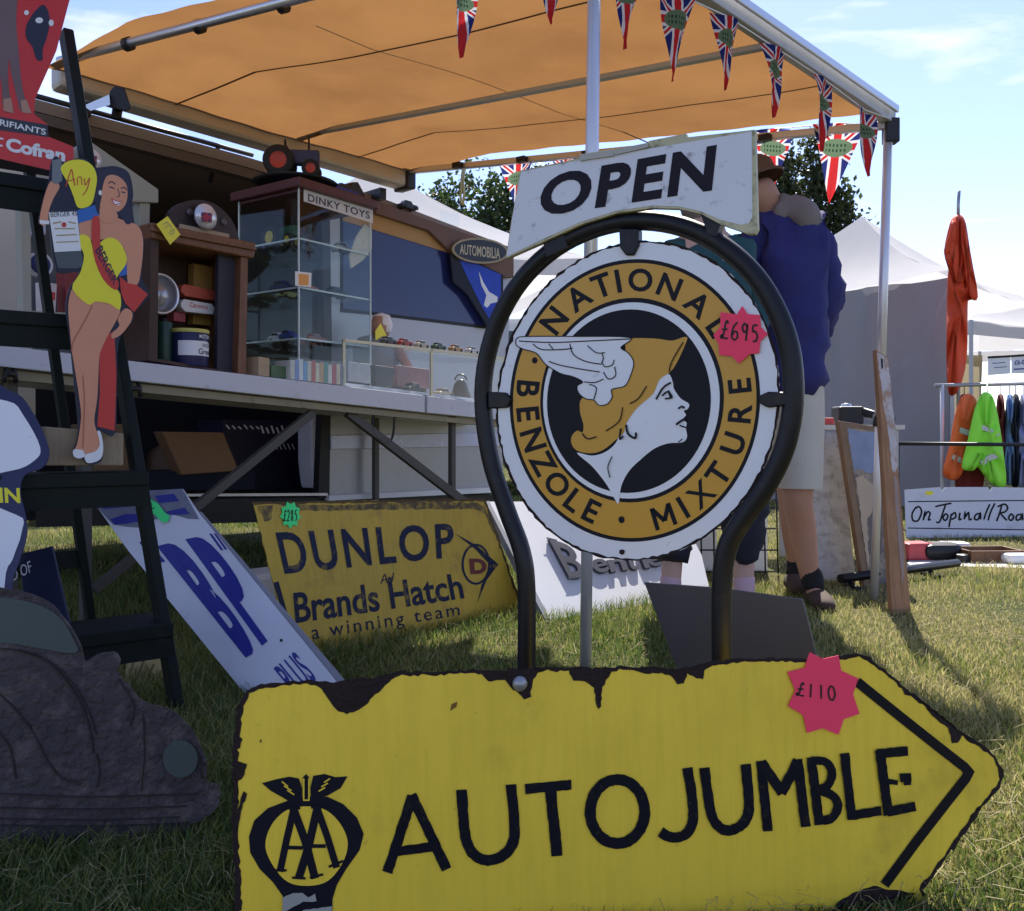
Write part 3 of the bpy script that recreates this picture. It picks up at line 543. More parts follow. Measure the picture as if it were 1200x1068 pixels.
li = [([(165, 412), (260, 416), (360, 412), (480, 406)], 1.3), ([(205, 420), (230, 436), (290, 436), (318, 432)], 1.3), ([(250, 420), (262, 435)], 1.3), ([(310, 420), (320, 450), (355, 470), (400, 478)], 1.3), ([(360, 425), (385, 445), (410, 445)], 1.2), ([(250, 470), (280, 480), (330, 490), (395, 500)], 1.3), ([(400, 470), (410, 485), (430, 480), (436, 465)], 1.2), ([(405, 500), (420, 520), (440, 510), (437, 485)], 1.2), ([(350, 528), (380, 530), (405, 520)], 1.2), ([(365, 535), (385, 545), (378, 578)], 1.2), ([(400, 445), (405, 460), (400, 475)], 1.2),
      ([(555, 578), (575, 545), (597, 530)], 2.2), ([(572, 568), (588, 556), (600, 572), (580, 576)], 2.0), ([(590, 552), (597, 575)], 2.2), ([(618, 605), (628, 598), (636, 603)], 2.2), ([(612, 650), (625, 640), (640, 632)], 2.6), ([(622, 652), (640, 658)], 1.6), ([(630, 690), (618, 700)], 1.2), ([(632, 415), (600, 470), (592, 500)], 1.4), ([(528, 540), (505, 575), (480, 590)], 1.4), ([(460, 600), (450, 640), (412, 668)], 1.4), ([(345, 675), (360, 690), (385, 684)], 1.6), ([(470, 650), (475, 675), (495, 688), (498, 672)], 2.6), ([(455, 660), (452, 690), (462, 682)], 2.2), ([(430, 740), (418, 770), (424, 800)], 1.3)]
decal('line_work', [], [(cat(rc(p), 4), w_) for p, w_ in li], RF, m_ink, plate, .0034)
decal('line_outline', [], [(rc(wing+wing[:1]), 1.1)], RF, m_ink, plate, .0036)
decal('mounting_hole', [rc(ell((458, 1012), 8, 8, 12))], [], RF, m_rust, plate, .0010, jit=.4)
for q in ([(725, 268), (748, 268), (748, 287), (742, 299), (733, 299), (726, 290)], [(572, 459), (592, 460), (599, 468), (594, 478), (572, 479)], [(922, 460), (900, 459), (889, 464), (890, 473), (900, 478), (922, 475)]):
    slab('clip', q, RF, .02, m_black, t, off=.007, bevel=.002)
# OPEN board
board = oc([(105, 248), (350, 196), (352, 180), (490, 158), (490, 178), (635, 148), (635, 125), (790, 94), (792, 110), (1075, 78), (1086, 490), (1075, 508), (1050, 510), (935, 470), (850, 425), (760, 405), (650, 402), (500, 424), (350, 472), (200, 542), (45, 610), (70, 440)])
face_ = oc([(108, 252), (350, 205), (1062, 86), (1064, 440), (1050, 465), (1015, 472), (930, 450), (850, 415), (760, 395), (650, 392), (500, 414), (350, 462), (200, 530), (48, 604), (72, 440)])
OPl = RP.sh(.022); ob = slab('open_board', board, OPl, .012, M('cream_board_edge', (.50, .47, .30), .6, var=.2, dirt=.7, dcol=(.05, .04, .02), ds=40, dth=.55), t)
decal('board_face', [face_], [], OPl, M('white_board_paint', S(214, 214, 220), .35, var=.05, dirt=.75, dcol=(.10, .09, .07), ds=42, dth=.62), ob, .0005)
text('lettering', 'OPEN', oc([(205, 268), (918, 138), (897, 332), (172, 442)]), OPl, M('dark_plum_paint', (.011, .008, .015), .55, var=.1, spec=.2), ob, .0012, bold=.035, sp=1.12)
for q in ([(350, 182), (490, 160), (492, 186), (352, 206)], [(495, 160), (632, 132), (634, 150), (497, 182)]): slab('hinge', oc(q), OPl, .008, M('hinge_metal', (.40, .38, .32), .5, .4, dirt=.6, ds=50), ob, off=.004)
for q in ([(195, 535), (280, 498), (300, 560), (215, 605)], [(850, 425), (935, 465), (915, 520), (880, 510)]): slab('strap', oc(q), OPl, .02, m_black, t, off=-.006)
price('price_star', rc([(738, 330), (785, 336), (800, 312), (815, 335), (850, 338), (853, 372), (873, 392), (852, 412), (848, 446), (820, 450), (790, 476), (770, 455), (735, 452), (733, 420), (718, 396), (738, 370)]), RF, m_pink, 'fluorescent red price star marked 695 stuck on the round sign', '£695', rc([(740, 352), (848, 368), (852, 415), (736, 405)]), .0045, pen=2.2)

# ================================================================== DUNLOP SIGN
dc = Cr(280, 560, 3.3333); DP = plane((-.640, 2.66), (.03, 3.42), 8)
m_dy = M('old_yellow_paint', (.50, .33, .04), .5, var=.18, vs_=4, dirt=.55, dcol=(.20, .12, .04), ds=7, streak=.18, bump=.05, bs=15)
m_db = M('faded_navy_paint', (.016, .021, .05), .6, var=.3, spec=.15, dirt=.75, dcol=(.30, .21, .05), ds=26, dth=.60)
t = thing('yellow_tyre_sign', (-.3, 3.03, 0), 'dirty yellow tyre sign with navy lettering leaning on the table legs', 'sign')
slab('panel', rough([(297, 589), (568, 585), (577, 612), (612, 716), (345, 786)], .7, 8), DP, .003, m_dy, t)
decal('grime', [dc([(150, 100), (400, 108), (640, 95), (860, 95), (940, 100), (955, 120), (860, 125), (640, 122), (400, 128), (240, 128)]), dc([(880, 110), (960, 115), (1010, 215), (1000, 225), (960, 140)]), dc([(70, 110), (130, 108), (130, 160), (100, 170)])], [], DP, M('grime', (.10, .075, .04), .8, var=.4, vs_=30, dirt=.7, dcol=(.4, .27, .05), ds=40, dth=.5), t, .0006, jit=1.1)
decal('rust_edge', [], [([(297, 590), (568, 586), (577, 612), (611, 712)], 2.6)], DP, M('brown_edge', (.10, .06, .025), .8, var=.4), t, .0010, jit=.8)
text('lettering', 'DUNLOP', dc([(142, 212), (838, 176), (842, 312), (180, 378)]), DP, m_db, t, .0014, bold=.022, sp=1.2)
text('lettering', 'Brands Hatch', dc([(212, 450), (862, 372), (882, 472), (222, 570)]), DP, m_db, t, .0014, bold=.02)
text('lettering', 'a winning team', dc([(280, 580), (858, 492), (866, 552), (290, 650)]), DP, m_db, t, .0014, bold=.004, sp=1.25)
decal('lettering', [], [(cat(dc(p)), 1.2) for p in ([(555, 415), (570, 378), (580, 412)], [(560, 402), (582, 396)], [(584, 408), (588, 388), (594, 404)], [(604, 370), (600, 402), (594, 396), (602, 386)])], DP, m_db, t, .0016)
decal('arrow_mark', [dc([(845, 218), (925, 262), (1014, 338), (968, 400), (930, 492), (948, 420), (985, 345), (925, 280)])], [(dc(ell((926, 338), 52, 76, 30)+[(978, 338)]), 2.6)], DP, m_db, t, .0014)
text('arrow_letter', 'D', dc([(900, 316), (966, 316), (970, 375), (905, 377)]), DP, M('maroon_paint', (.13, .02, .02), .5), t, .0018, bold=.05)
decal('side_mark', [dc([(135, 410), (155, 405), (190, 530), (165, 510)])], [], DP, m_db, t, .0014)
price('price_star', star(340.5, 603.5, 12.5, 9.5, 9, .2, 1, 1.3), DP, m_green, 'small fluorescent green price star at the corner of the dirty yellow sign', '£285', [(332, 598), (349, 598), (349, 610), (332, 611)], .004, pen=1.1)

# ================================================================== BP BOARD
BP = plane((-.86, 2.30), (-.35, 2.16), 24)
m_blue = M('royal_blue_enamel', (.022, .025, .24), .35, var=.08)
t = thing('white_petrol_sign', (-.45, 2.19, 0), 'long white sign with blue lettering tilted against the stepladder foot', 'sign')
slab('panel', [(104, 581), (214, 573), (232, 600), (400, 806), (472, 900), (365, 930), (286, 812), (150, 645)], BP, .004, M('white_sign_blueish', (.62, .62, .68), .3, var=.05, dirt=.4, dcol=(.3, .28, .3), ds=6), t)
slab('second_sheet', [(226, 598), (236, 600), (408, 802), (480, 896), (470, 898), (398, 804)], BP, .003, M('edge_grey', (.25, .25, .28), .5), t, off=-.006)
b3 = Cr(0, 430, 4)
decal('wrapped_top', [b3([(395, 595), (855, 572), (935, 715), (880, 712), (800, 690), (730, 715), (660, 755), (590, 750), (530, 740)])], [], BP, M('clouded_plastic', (.17, .17, .22), .25, var=.4, vs_=12), t, .0006)
decal('stripes', [b3([(440, 625), (635, 600), (655, 650), (485, 668)]), b3([(725, 605), (815, 595), (840, 630), (745, 640)]), b3([(515, 715), (590, 690), (680, 690), (700, 715), (600, 735), (540, 740)]), b3([(775, 680), (865, 660), (890, 690), (800, 695)])], [], BP, m_blue, t, .0010)
text('lettering', 'B', [(183.5, 640), (214, 633), (303, 762), (288, 771)], BP, m_blue, t, .0012, bold=.05)
text('lettering', 'P', [(217, 632), (243, 627), (325, 742), (307, 757)], BP, m_blue, t, .0012, bold=.05)
decal('quote_marks', [b3(q) for q in ([(652, 820), (668, 820), (735, 925), (720, 928)], [(678, 815), (690, 815), (775, 912), (755, 918)], [(980, 782), (992, 782), (1048, 860), (1035, 860)], [(1002, 782), (1010, 780), (1065, 855), (1055, 858)])], [], BP, m_blue, t, .0012)
text('lettering', 'PLUS', [(320, 783), (345, 763), (372, 796), (347, 816)], BP, m_blue, t, .0012, bold=.02)
decal('speck', [ell((329.5, 750.5), 1.8, 1.8, 10)], [], BP, m_ink, t, .0012)
g4 = b3([(625, 572), (650, 570), (665, 598), (695, 615), (740, 640), (770, 680), (795, 700), (785, 728), (760, 728), (720, 690), (690, 680), (660, 640), (650, 610)])
o = price('price_star', g4, BP, m_green, 'fluorescent green price star seen edge on at the top of the white sign', '£', [(168, 585), (180, 590), (184, 598), (170, 592)], .006, pen=1.1)

# ================================================================== BENTLEY BOARD, GREY BOARD
m_wb = M('white_board', (.62, .63, .66), .45, var=.05, dirt=.2, dcol=(.3, .3, .28), ds=6)
BEP = plane((.12, 3.22), (.62, 3.60), 42); bc = Cr(550, 560, 4)
t = thing('white_letter_board', (.35, 3.4, 0), 'white board with dark raised serif lettering lying back behind the hoop', 'sign')
slab('panel', [(569, 588), (640, 588), (790, 590), (822, 650), (835, 706), (770, 714), (645, 732)], BEP, .02, m_wb, t)
slab('board_edge', [(569, 588), (573, 587), (648, 732), (644, 736)], BEP, .03, M('board_edge_grey', (.22, .23, .26), .6), t, off=.002)
m_bl = M('dark_letter', (.06, .06, .075), .4, var=.2)
def raised(s, quad, name='letter'):
    vs_, fs = glyphs(s, .02); xs = [v[0] for v in vs_]; ys = [v[1] for v in vs_]; x0, x1, y0, y1 = min(xs), max(xs), min(ys), max(ys); h = BEP.sh(.016)
    mb = MB(); fr = [h.hit(*bil(quad, (x-x0)/(x1-x0), (y-y0)/(y1-y0))) for x, y in vs_]; n = len(fr); ed = {}
    for f in fs:
        for i in range(len(f)):
            e = (f[i], f[(i+1) % len(f)]); ed[e] = 1
    side_ = [(a, b, b+n, a+n) for a, b in ed if (b, a) not in ed]
    mb.add(fr+[p-BEP.n*.014 for p in fr], fs+side_); mb.build(name, m_bl, t)
raised('B', bc([(372, 285), (505, 325), (545, 470), (470, 468)]))
for ch, q in zip('entley', ([(560, 385), (640, 375), (660, 435), (600, 450)], [(645, 385), (725, 375), (745, 430), (665, 442)], [(722, 345), (775, 350), (800, 425), (750, 435)], [(785, 330), (810, 330), (850, 420), (825, 425)], [(820, 360), (890, 355), (915, 405), (850, 420)], [(895, 350), (970, 345), (990, 440), (930, 460)])): raised(ch, bc(q))
for q in ([(360, 278), (410, 290), (412, 296), (365, 290)], [(462, 466), (500, 464), (502, 471), (466, 473)]): decal('serif', [bc(q)], [], BEP, m_bl, t, .016)
GP = plane((.30, 1.95), (.62, 1.72), -6)
t = MB(); fr = [GP.hit(*p) for p in [(755, 683), (770, 684), (846, 690), (940, 703), (947, 730), (976, 850), (985, 905), (850, 918), (830, 915), (800, 800)]]
t.poly(fr, [p-GP.n*.006 for p in fr]); t.lone('back_of_sign', M('dark_grey_back', (.055, .055, .068), .5, var=.12, bump=.05, bs=6), (.45, 1.84, 0), 'dark grey back of a sign board standing behind the yellow arrow', 'sign')

# ================================================================== STEPLADDER AND WHAT STANDS ON IT
Lb = V((-.61, .79, 0)).normalized(); Ll = V((-.79, -.61, 0)).normalized()
R0, R1 = V((-.795, 2.13, 0)), V((-1.125, 2.26, 1.68)); L0, L1 = R0+Ll*.58, R1+Ll*.40
m_lad = M('ladder_dark_green', (.009, .013, .012), .6, var=.3, spec=.15, dirt=.4, dcol=(.03, .03, .028), ds=30)
t = thing('stepladder', (R0+L0)/2+Lb*.2, 'dark wooden stepladder used as display shelves at the left', 'stepladder')
def prism(p, q, sx, sy): 
    return MB().poly([p-sx-sy, p+sx-sy, p+sx+sy, p-sx+sy], [q-sx-sy, q+sx-sy, q+sx+sy, q-sx+sy])
for p, q in ((R0, R1), (L0, L1)): prism(p, q, Ll*.012, Lb*.03).build('rail', m_lad, t, bevel=.003)
RR0, RR1 = V((-1.215, 2.62, 0)), V((-1.265, 2.33, 1.42))
for p, q in ((RR0, RR1), (RR0+Ll*.48, RR1+Ll*.25)): prism(p, q, Ll*.011, Lb*.022).build('rear_leg', m_lad, t, bevel=.003)
prism(RR1+V((0, 0, -.04))-Ll*.1, RR1+Ll*.33+V((0, 0, -.04)), Lb*.012, V((0, 0, .03))).build('crossbar', m_lad, t)
prism(RR0.lerp(RR1, .22), (RR0+Ll*.48).lerp(RR1+Ll*.25, .22), Lb*.01, V((0, 0, .025))).build('crossbar', m_lad, t)
ZT = [.205, .56, .93, 1.255]
def rz(z): return R0.lerp(R1, z/R1.z), L0.lerp(L1, z/R1.z)
for z in ZT:
    a, b = rz(z); a = a-Ll*.01; b = b+Ll*.01
    prism(a+Lb*.035, b+Lb*.035, Lb*.085, V((0, 0, .016))).build('tread', m_lad, t, bevel=.003)
    prism(a-Lb*.035+V((0, 0, -.035)), b-Lb*.035+V((0, 0, -.035)), Lb*.008, V((0, 0, .03))).build('tread_apron', m_lad, t)
# wooden block
a, b = rz(ZT[1]); WP = Pl(a-Lb*.02, -Lb); blk = [(52, 500), (145, 508), (145, 546), (50, 546)]
MB().poly([WP.hit(*p) for p in blk], [WP.hit(*p)+Lb*.07 for p in blk]).lone('wooden_block', M('pale_wood', (.30, .23, .15), .7, var=.3, streak=.4), WP.hit(98, 546), 'pale wooden block on the ladder tread behind the bathing lady feet', 'block', bevel=.003)
# bathing lady cut-out
FPl = Pl(a-Lb*.05, -Lb); t = thing('lady_cutout', FPl.hit(100, 543), 'cut-out advertising figure of a smiling lady in yellow swimsuit on the ladder', 'advertising cut-out')
sil = cat([(46, 262), (49, 240), (57, 212), (60, 190), (66, 183), (74, 190), (84, 187), (100, 186), (110, 196), (120, 196), (136, 195), (151, 203), (156, 225), (155, 240), (158, 262), (166, 270), (169, 290), (166, 325), (175, 346), (158, 366), (155, 378), (140, 398), (137, 440), (135, 508), (118, 505), (120, 520), (119, 540), (104, 545), (96, 536), (85, 532), (92, 505), (86, 440), (82, 400), (77, 360), (83, 335), (94, 318), (66, 317), (57, 262)], 4, True)
slab('board', sil, FPl, .006, M('navy_edge', (.015, .018, .04), .5), t)
sk = M('printed_skin', (.62, .27, .16), .5, var=.12, vs_=14); skd = M('printed_skin_shade', (.40, .13, .085), .5, var=.15); yl = M('printed_yellow', (.78, .70, .035), .5, var=.05); rd = M('printed_red', (.52, .045, .035), .5, var=.1); hr = M('printed_hair', (.018, .018, .045), .4); bl = M('printed_blue', (.03, .13, .42), .5); wt = M('printed_white', (.72, .72, .74), .5)
def D(n, polys, mat, off, strokes=(), **k): return decal(n, polys, list(strokes), FPl, mat, t, off, **k)
D('red_cloth', [[(116, 398), (134, 388), (136.5, 440), (134.5, 505), (114, 500), (117, 462)]], rd, .0005)
D('blue_fold', [[(112, 402), (117, 400), (116, 428), (111, 430)], [(140, 316), (150, 306), (149, 322), (140, 324)]], bl, .0007)
D('legs', [cat([(86, 337), (80, 358), (82, 388), (84, 410), (88, 435), (93, 467), (95, 490), (91, 518), (88, 529), (100, 536), (115, 530), (117, 515), (110.5, 495), (114, 467), (115.5, 435), (117, 415), (125, 396), (135, 378), (141, 362), (128, 352), (112, 350), (100, 350)], 3, True)], sk, .0010)
D('leg_line', [], skd, .0016, [(cat([(108, 358), (100, 375), (86, 400), (84, 412)]), 1.6), (cat([(97, 440), (99, 470), (98, 500), (97, 525)]), 1.4)])
D('raised_arm', [cat([(46.5, 262), (49.5, 240), (57, 216), (64, 212), (70, 219), (63, 232), (57, 248), (56, 262)], 3, True)], sk, .0010)
D('torso', [cat([(92, 275), (92, 263), (100, 257), (112, 254), (118, 248), (118, 238), (134, 247), (137, 255), (150, 260), (161, 264), (167, 276), (167.5, 295), (164, 325), (160, 334), (150, 334), (148, 300), (141, 286), (128, 280), (106, 282)], 3, True)], sk, .0010)
D('hand', [cat([(146, 362), (155, 366), (153, 378), (142, 392), (132, 397), (131, 391), (140, 382), (138, 374)], 3, True)], sk, .0012)
D('swimsuit', [cat([(93, 277), (99, 275), (106, 281), (111, 300), (118, 284), (130, 278.5), (141, 285), (148, 300), (147, 311), (139, 322), (134, 335), (141, 345), (140.5, 363), (128, 356), (112, 353.5), (103, 357), (84.5, 338), (94, 320), (98.5, 300), (93.5, 288)], 3, True)], yl, .0018)
D('collar', [[(89, 247), (100, 244), (112, 240), (117, 252), (108, 257), (92, 262)]], bl, .0014)
D('hair', [cat([(111, 212), (114, 203), (120, 198.5), (135, 196.5), (149, 203), (154, 222), (151.5, 238), (156, 258), (148, 263), (140, 252), (118, 252), (112, 243), (109.5, 226)], 3, True)], hr, .0014)
D('face', [cat([(120, 221), (124, 208), (132, 205), (142, 209), (149, 219), (148.5, 236), (142, 246), (134, 248), (122, 238), (119, 230)], 3, True)], sk, .0022)
D('neck', [cat([(119, 232), (124, 240), (135, 247), (138, 256), (128, 262), (117, 256)], 3, True)], sk, .0020)
D('features', [], hr, .0026, [(cat([(127, 215), (131, 213), (135, 216)]), 1.3), (cat([(142, 221), (146, 220), (149, 223)]), 1.2), ([(128, 219), (134, 221)], 1.4), ([(142, 225), (147, 226)], 1.3), (cat([(138, 221), (140, 229), (137, 231)]), .8)])
D('smile', [cat([(131, 233), (136, 236), (142, 237), (139, 241), (134, 239)], 3, True)], wt, .0026); D('lips', [], rd, .0028, [(cat([(130.5, 232.5), (136, 235.5), (142.5, 236.5)]), 1), (cat([(131, 233.5), (135, 240), (142, 237.5)]), 1)])
D('earring', [ell((117.5, 226), 2, 3, 10)], wt, .0026)
D('sash', [cat([(108, 258), (116.5, 256), (118, 290), (127, 312), (139, 331), (135, 340), (120, 326), (109, 296)], 3, True)], rd, .0024)
text('sash_lettering', 'BERGER', [(119.5, 287), (138, 328), (133.5, 335), (111, 294)], FPl, hr, t, .0030, bold=.02)
D('bow', [[(140, 324), (150, 332), (160, 334), (173.5, 345), (157, 366), (147, 356), (142, 344)]], rd, .0026)
D('speech_panel', [cat([(71, 198), (80, 189), (96, 187.5), (108, 194), (113.5, 207), (112, 222), (108, 238), (100, 243.5), (91, 243), (86, 230), (80, 215)], 3, True)], yl, .0016)
D('speech_lettering', [], rd, .0022, [(cat([(77, 219), (81, 206), (84, 199), (86, 210), (88, 218)]), 1.3), ([(78, 213), (88, 210)], 1), (cat([(91, 217), (91, 209), (95, 208), (96, 217)]), 1.1), (cat([(99, 209), (100, 217), (105, 209), (102, 222), (97, 229)]), 1.1)])
D('siphon', [[(58, 248), (91, 247), (94, 285), (98, 312), (90, 315), (68, 314.5), (62, 290)]], M('printed_glass', (.055, .065, .07), .2), .0014)
D('siphon_label', [[(57, 249), (90, 248), (95, 294), (64, 295.5)]], wt, .0020)
text('label_lettering', 'BERGER 45', [(59, 249), (90, 247.5), (90.5, 253), (59.5, 254.5)], FPl, hr, t, .0026)
D('label_print', [], M('printed_gold', (.35, .25, .1), .5), .0025, [([(62, 262), (72, 260)], 1.4), ([(80, 260), (89, 262)], 1.4), ([(64, 268), (88, 268)], 1.2), ([(66, 276), (90, 275)], 1.2), ([(66, 284), (92, 283)], 1)])
D('label_print', [ell((75, 263.5), 3, 3, 10)], rd, .0027)
D('siphon_top', [[(61, 188), (72, 186), (73, 212), (66, 216), (61, 214)]], M('printed_grey', (.16, .18, .2), .4), .0013)
D('bracelet', [[(46, 258), (58, 259), (57.5, 263), (47, 262.5)]], wt, .0016)
D('shoes', [cat([(86.5, 527), (97, 528), (99, 535), (92, 537.5), (86, 534)], 3, True), cat([(100, 533), (112, 529), (117, 520), (114, 506), (118, 507), (121, 524), (118, 538), (105, 543), (100, 540)], 3, True)], wt, .0020)
# red oil sign on the top
a, b = rz(ZT[3]); CPl = Pl(a-Lb*.045, -Lb); t = thing('red_oil_sign', CPl.hit(20, 190), 'red oil sign with printed stockinged legs at the top of the ladder', 'sign')
slab('panel', [(-60, -60), (98, -60), (79, 10), (66, 60), (41, 116), (40, 134), (56, 146), (56, 160), (86, 172), (87, 202), (60, 200), (-60, 172)], CPl, .004, M('red_enamel', (.55, .03, .028), .3, var=.06), t)
decal('dark_band', [[(-60, 127), (56, 146.5), (57, 161), (-60, 144)]], [], CPl, M('band_dark', (.03, .03, .045), .4), t, .0006)
text('lettering', 'LUBRIFIANTS', [(-24, 134.5), (54, 151.5), (53.5, 158.5), (-24, 142)], CPl, wt, t, .0010, bold=.015)
text('lettering', 'Cofran', [(7, 161), (77, 175), (76, 190), (7, 177)], CPl, wt, t, .0010, bold=.045)
decal('lettering', [], [([(-8, 161), (4, 163)], 2), ([(-8, 170), (3, 171)], 2)], CPl, wt, t, .0010)
decal('stockings', [cat([(-3, -40), (22, -40), (19, 20), (22, 60), (25, 95), (30, 118), (36, 132), (24, 130), (20, 115), (14, 90), (10, 70), (10, 100), (14, 125), (16, 132), (4, 128), (2, 100), (-2, 70)], 3, True)], [], CPl, M('printed_stocking', (.16, .10, .11), .5, var=.3, vs_=8), t, .0008)
decal('printed_feet', [[(24, 118), (31, 117), (37, 133), (26, 132)], [(4, 116), (13, 115), (16, 133), (4, 130)]], [], CPl, M('printed_nude', (.40, .22, .16), .5), t, .0012)
decal('dark_shape', [cat([(42, 12), (52, 6), (58, 20), (56, 40), (50, 58), (50, 70), (43, 70), (38, 55), (31, 45), (31, 30)], 3, True)], [], CPl, hr, t, .0010)
decal('pale_patch', [ell((46, 24), 4.5, 3.5, 12), ell((31, 15), 3, 3, 10), ell((60, 27), 3, 4, 10)], [], CPl, wt, t, .0014)
# plain navy and white board (printed figure left out), and small navy board
NP = plane((-1.30, 1.80), (-.90, 1.90), 10)
t = thing('navy_shaped_board', (-1.06, 1.86, 0), 'navy shaped enamel board with plain white fields at the left edge', 'sign')
slab('panel', cat([(-70, 450), (10, 458), (35, 478), (57, 525), (50, 548), (30, 556), (24, 575), (30, 605), (31, 630), (22, 660), (14, 690), (16, 780), (20, 875), (-70, 870)], 4, True), NP, .004, M('navy_enamel', (.014, .014, .07), .3, var=.1), t)
decal('white_field', [cat([(-60, 470), (8, 470), (28, 488), (47, 524), (40, 540), (12, 552), (-60, 555)], 4, True)], [], NP, m_white, t, .0006)
decal('white_field', [cat([(-60, 606), (20, 604), (25, 625), (15, 655), (5, 690), (5, 860), (-60, 860)], 4, True)], [], NP, m_white, t, .0006)
text('lettering', 'MICHELIN', [(-92, 569), (23, 572), (24, 590), (-90, 588)], NP, yl, t, .0008, bold=.03)
SP = plane((-1.22, 2.02), (-.85, 2.08), 14); qq = [(22, 650), (61, 640), (80, 722), (110, 855), (40, 858)]
t = thing('small_navy_board', SP.hit(70, 850), 'small navy board with white capitals beneath the white shaped board', 'sign')
slab('panel', qq, SP, .012, M('navy_paint', (.012, .016, .05), .4, var=.1), t, bevel=.002); text('lettering', 'ED OF', [(8, 672), (35, 657), (38, 670), (10, 684)], SP, wt, t, .0008)
# rusty car silhouette
kc = Cr(0, 680, 2.753); KP = plane((-1.0, 1.36), (-.45, 1.44), 5)
m_rc = M('rusty_sheet_steel', (.062, .052, .056), .85, var=.55, vs_=7, bump=.9, bs=70, dirt=.6, dcol=(.15, .12, .115), ds=26, dth=.54)
t = thing('rusty_car_cutout', (-.72, 1.40, 0), 'rusty sheet metal cut-out of a rounded old car on the grass', 'cut-out')
outl = kc([(-560, 200), (-480, 110), (-330, 40), (-150, 15), (0, 25), (100, 45), (170, 80), (220, 140), (262, 215), (275, 262), (310, 240), (365, 232), (388, 255), (380, 300), (420, 345), (460, 392), (540, 415), (600, 460), (640, 520), (665, 590), (668, 650), (700, 658), (711, 690), (695, 740), (650, 775), (612, 792), (580, 850), (535, 915), (470, 930), (430, 890), (200, 872), (0, 860), (-60, 915), (-180, 930), (-240, 870), (-640, 850)])
slab('panel', rough(cat(outl, 3, True), .5, 6), KP, .004, m_rc, t)
slab('window', cat(kc([(-300, 70), (-150, 45), (0, 55), (110, 75), (190, 118), (236, 190), (242, 236), (100, 215), (0, 202), (-300, 200)]), 3, True), KP, .002, M('grey_green_pane', (.05, .07, .068), .5, var=.2), t, off=.0022)
slab('headlight', kc(ell((582, 577), 56, 60, 28)), KP, .003, MATS['grey_green_pane'], t, off=.0035)
dk = M('weld_line', (.03, .022, .022), .8, var=.3)
for p, w_ in (([(0, 222), (60, 228), (130, 250), (200, 310), (260, 400), (290, 490), (300, 560)], 2.2), ([(60, 225), (180, 275), (270, 390), (310, 500)], 1.5), ([(0, 370), (60, 430), (110, 500), (150, 580), (200, 640), (250, 652)], 1.8), ([(-20, 480), (30, 540), (50, 640)], 1.8), ([(0, 690), (300, 700), (630, 690)], 1.8), ([(0, 735), (300, 740), (600, 730)], 1.5), ([(0, 770), (300, 775), (580, 765)], 1.5), ([(0, 792), (300, 795), (600, 785)], 1.8), ([(380, 320), (430, 400), (420, 470)], 1.4), ([(460, 430), (465, 560), (455, 680)], 1.2), ([(310, 560), (320, 620), (310, 670)], 1.4), ([(605, 520), (640, 560), (650, 640)], 1.6)):
    Lf, Rr = ribbon(cat(kc(p), 4), w_); h = KP.sh(.0025); MB().poly([h.hit(*x) for x in Lf+Rr[::-1]], [h.hit(*x)-KP.n*.003 for x in Lf+Rr[::-1]]).build('raised_line', dk, t)
YP = plane((-.98, 2.36), (-.80, 2.30), 14); yc = [(153, 752), (182, 750), (197, 768), (200, 838), (140, 826)]
t = thing('small_yellow_card', YP.hit(170, 832), 'small yellowed printed card on the grass under the ladder', 'card'); slab('card', yc, YP, .003, M('yellowed_card', (.45, .34, .14), .6, var=.15), t)
decal('print', [], [(p, 2) for p in ([(160, 765), (152, 790)], [(170, 770), (158, 800)], [(180, 778), (168, 808)], [(188, 786), (180, 812)])], YP, M('faded_print', (.16, .11, .05), .6), t, .0008)

# ================================================================== TABLE
TA, TB = V((-1.286, 3.0, 0)), V((-.175, 4.6, 0)); TP = plane(TA[:2], TB[:2]); TD = (TB-TA).normalized(); TBk = -TP.n
def tl(px): return 421+(px-135)*.1175
def ontab(px, d=0., py=None):
    """point on the table top seen at column px along the front edge, set back d metres"""
    p = TP.hit(px, tl(px)); return p+TBk*d
tabm = M('table_white_paint', (.56, .57, .63), .5, var=.07, dirt=.5, dcol=(.2, .19, .18), ds=22, dth=.63)
t = thing('stall_table', (TA+TB)/2+TBk*.35, 'long white topped trestle table in front of the van', 'table')
slab('table_top', [(-70, tl(-70)), (498, tl(498)), (498, tl(498)+20), (-70, tl(-70)+25)], TP, .72, tabm, t, bevel=.003)
slab('table_top', [(501, tl(501)), (640, tl(640)), (640, tl(640)+17), (501, tl(501)+20)], TP, .72, tabm, t, bevel=.003)
slab('under_rail', [(-70, 425), (600, 497), (600, 502), (-70, 437)], TP, .03, M('beige_rail', (.30, .26, .18), .7, var=.25, dirt=.5, ds=20), t, off=-.03)
m_tl = M('leg_grey_steel', (.085, .08, .075), .6, .2, var=.25)
def tbar(p, q, w_, off, name): Lf, R2 = ribbon([p, q], w_); slab(name, Lf+R2[::-1], TP, .025, m_tl, t, off=off)
TPs = TP.sh(-.06)
tbar((368, 484), (112, 692), 9, -.05, 'strut'); tbar((410, 484), (545, 588), 9, -.055, 'strut')
for px, wd in ((546, 9), (118, 12), (30, 12)):
    tp_ = ontab(px, .09); MB().box((tp_.x, tp_.y, tp_.z/2-.03), TD*.016, TBk*.012, (0, 0, tp_.z/2-.03)).build('leg', m_tl, t)
    tp_ = ontab(px, .62); MB().box((tp_.x, tp_.y, tp_.z/2-.03), TD*.016, TBk*.012, (0, 0, tp_.z/2-.03)).build('leg', m_tl, t)
MB().tube([TPs.hit(*p) for p in cat([(446, 482), (438, 486), (437, 507), (447, 517), (456, 519), (461, 508), (463, 486), (470, 483)], 3)], .006, 6).build('hook', m_plastic, t)
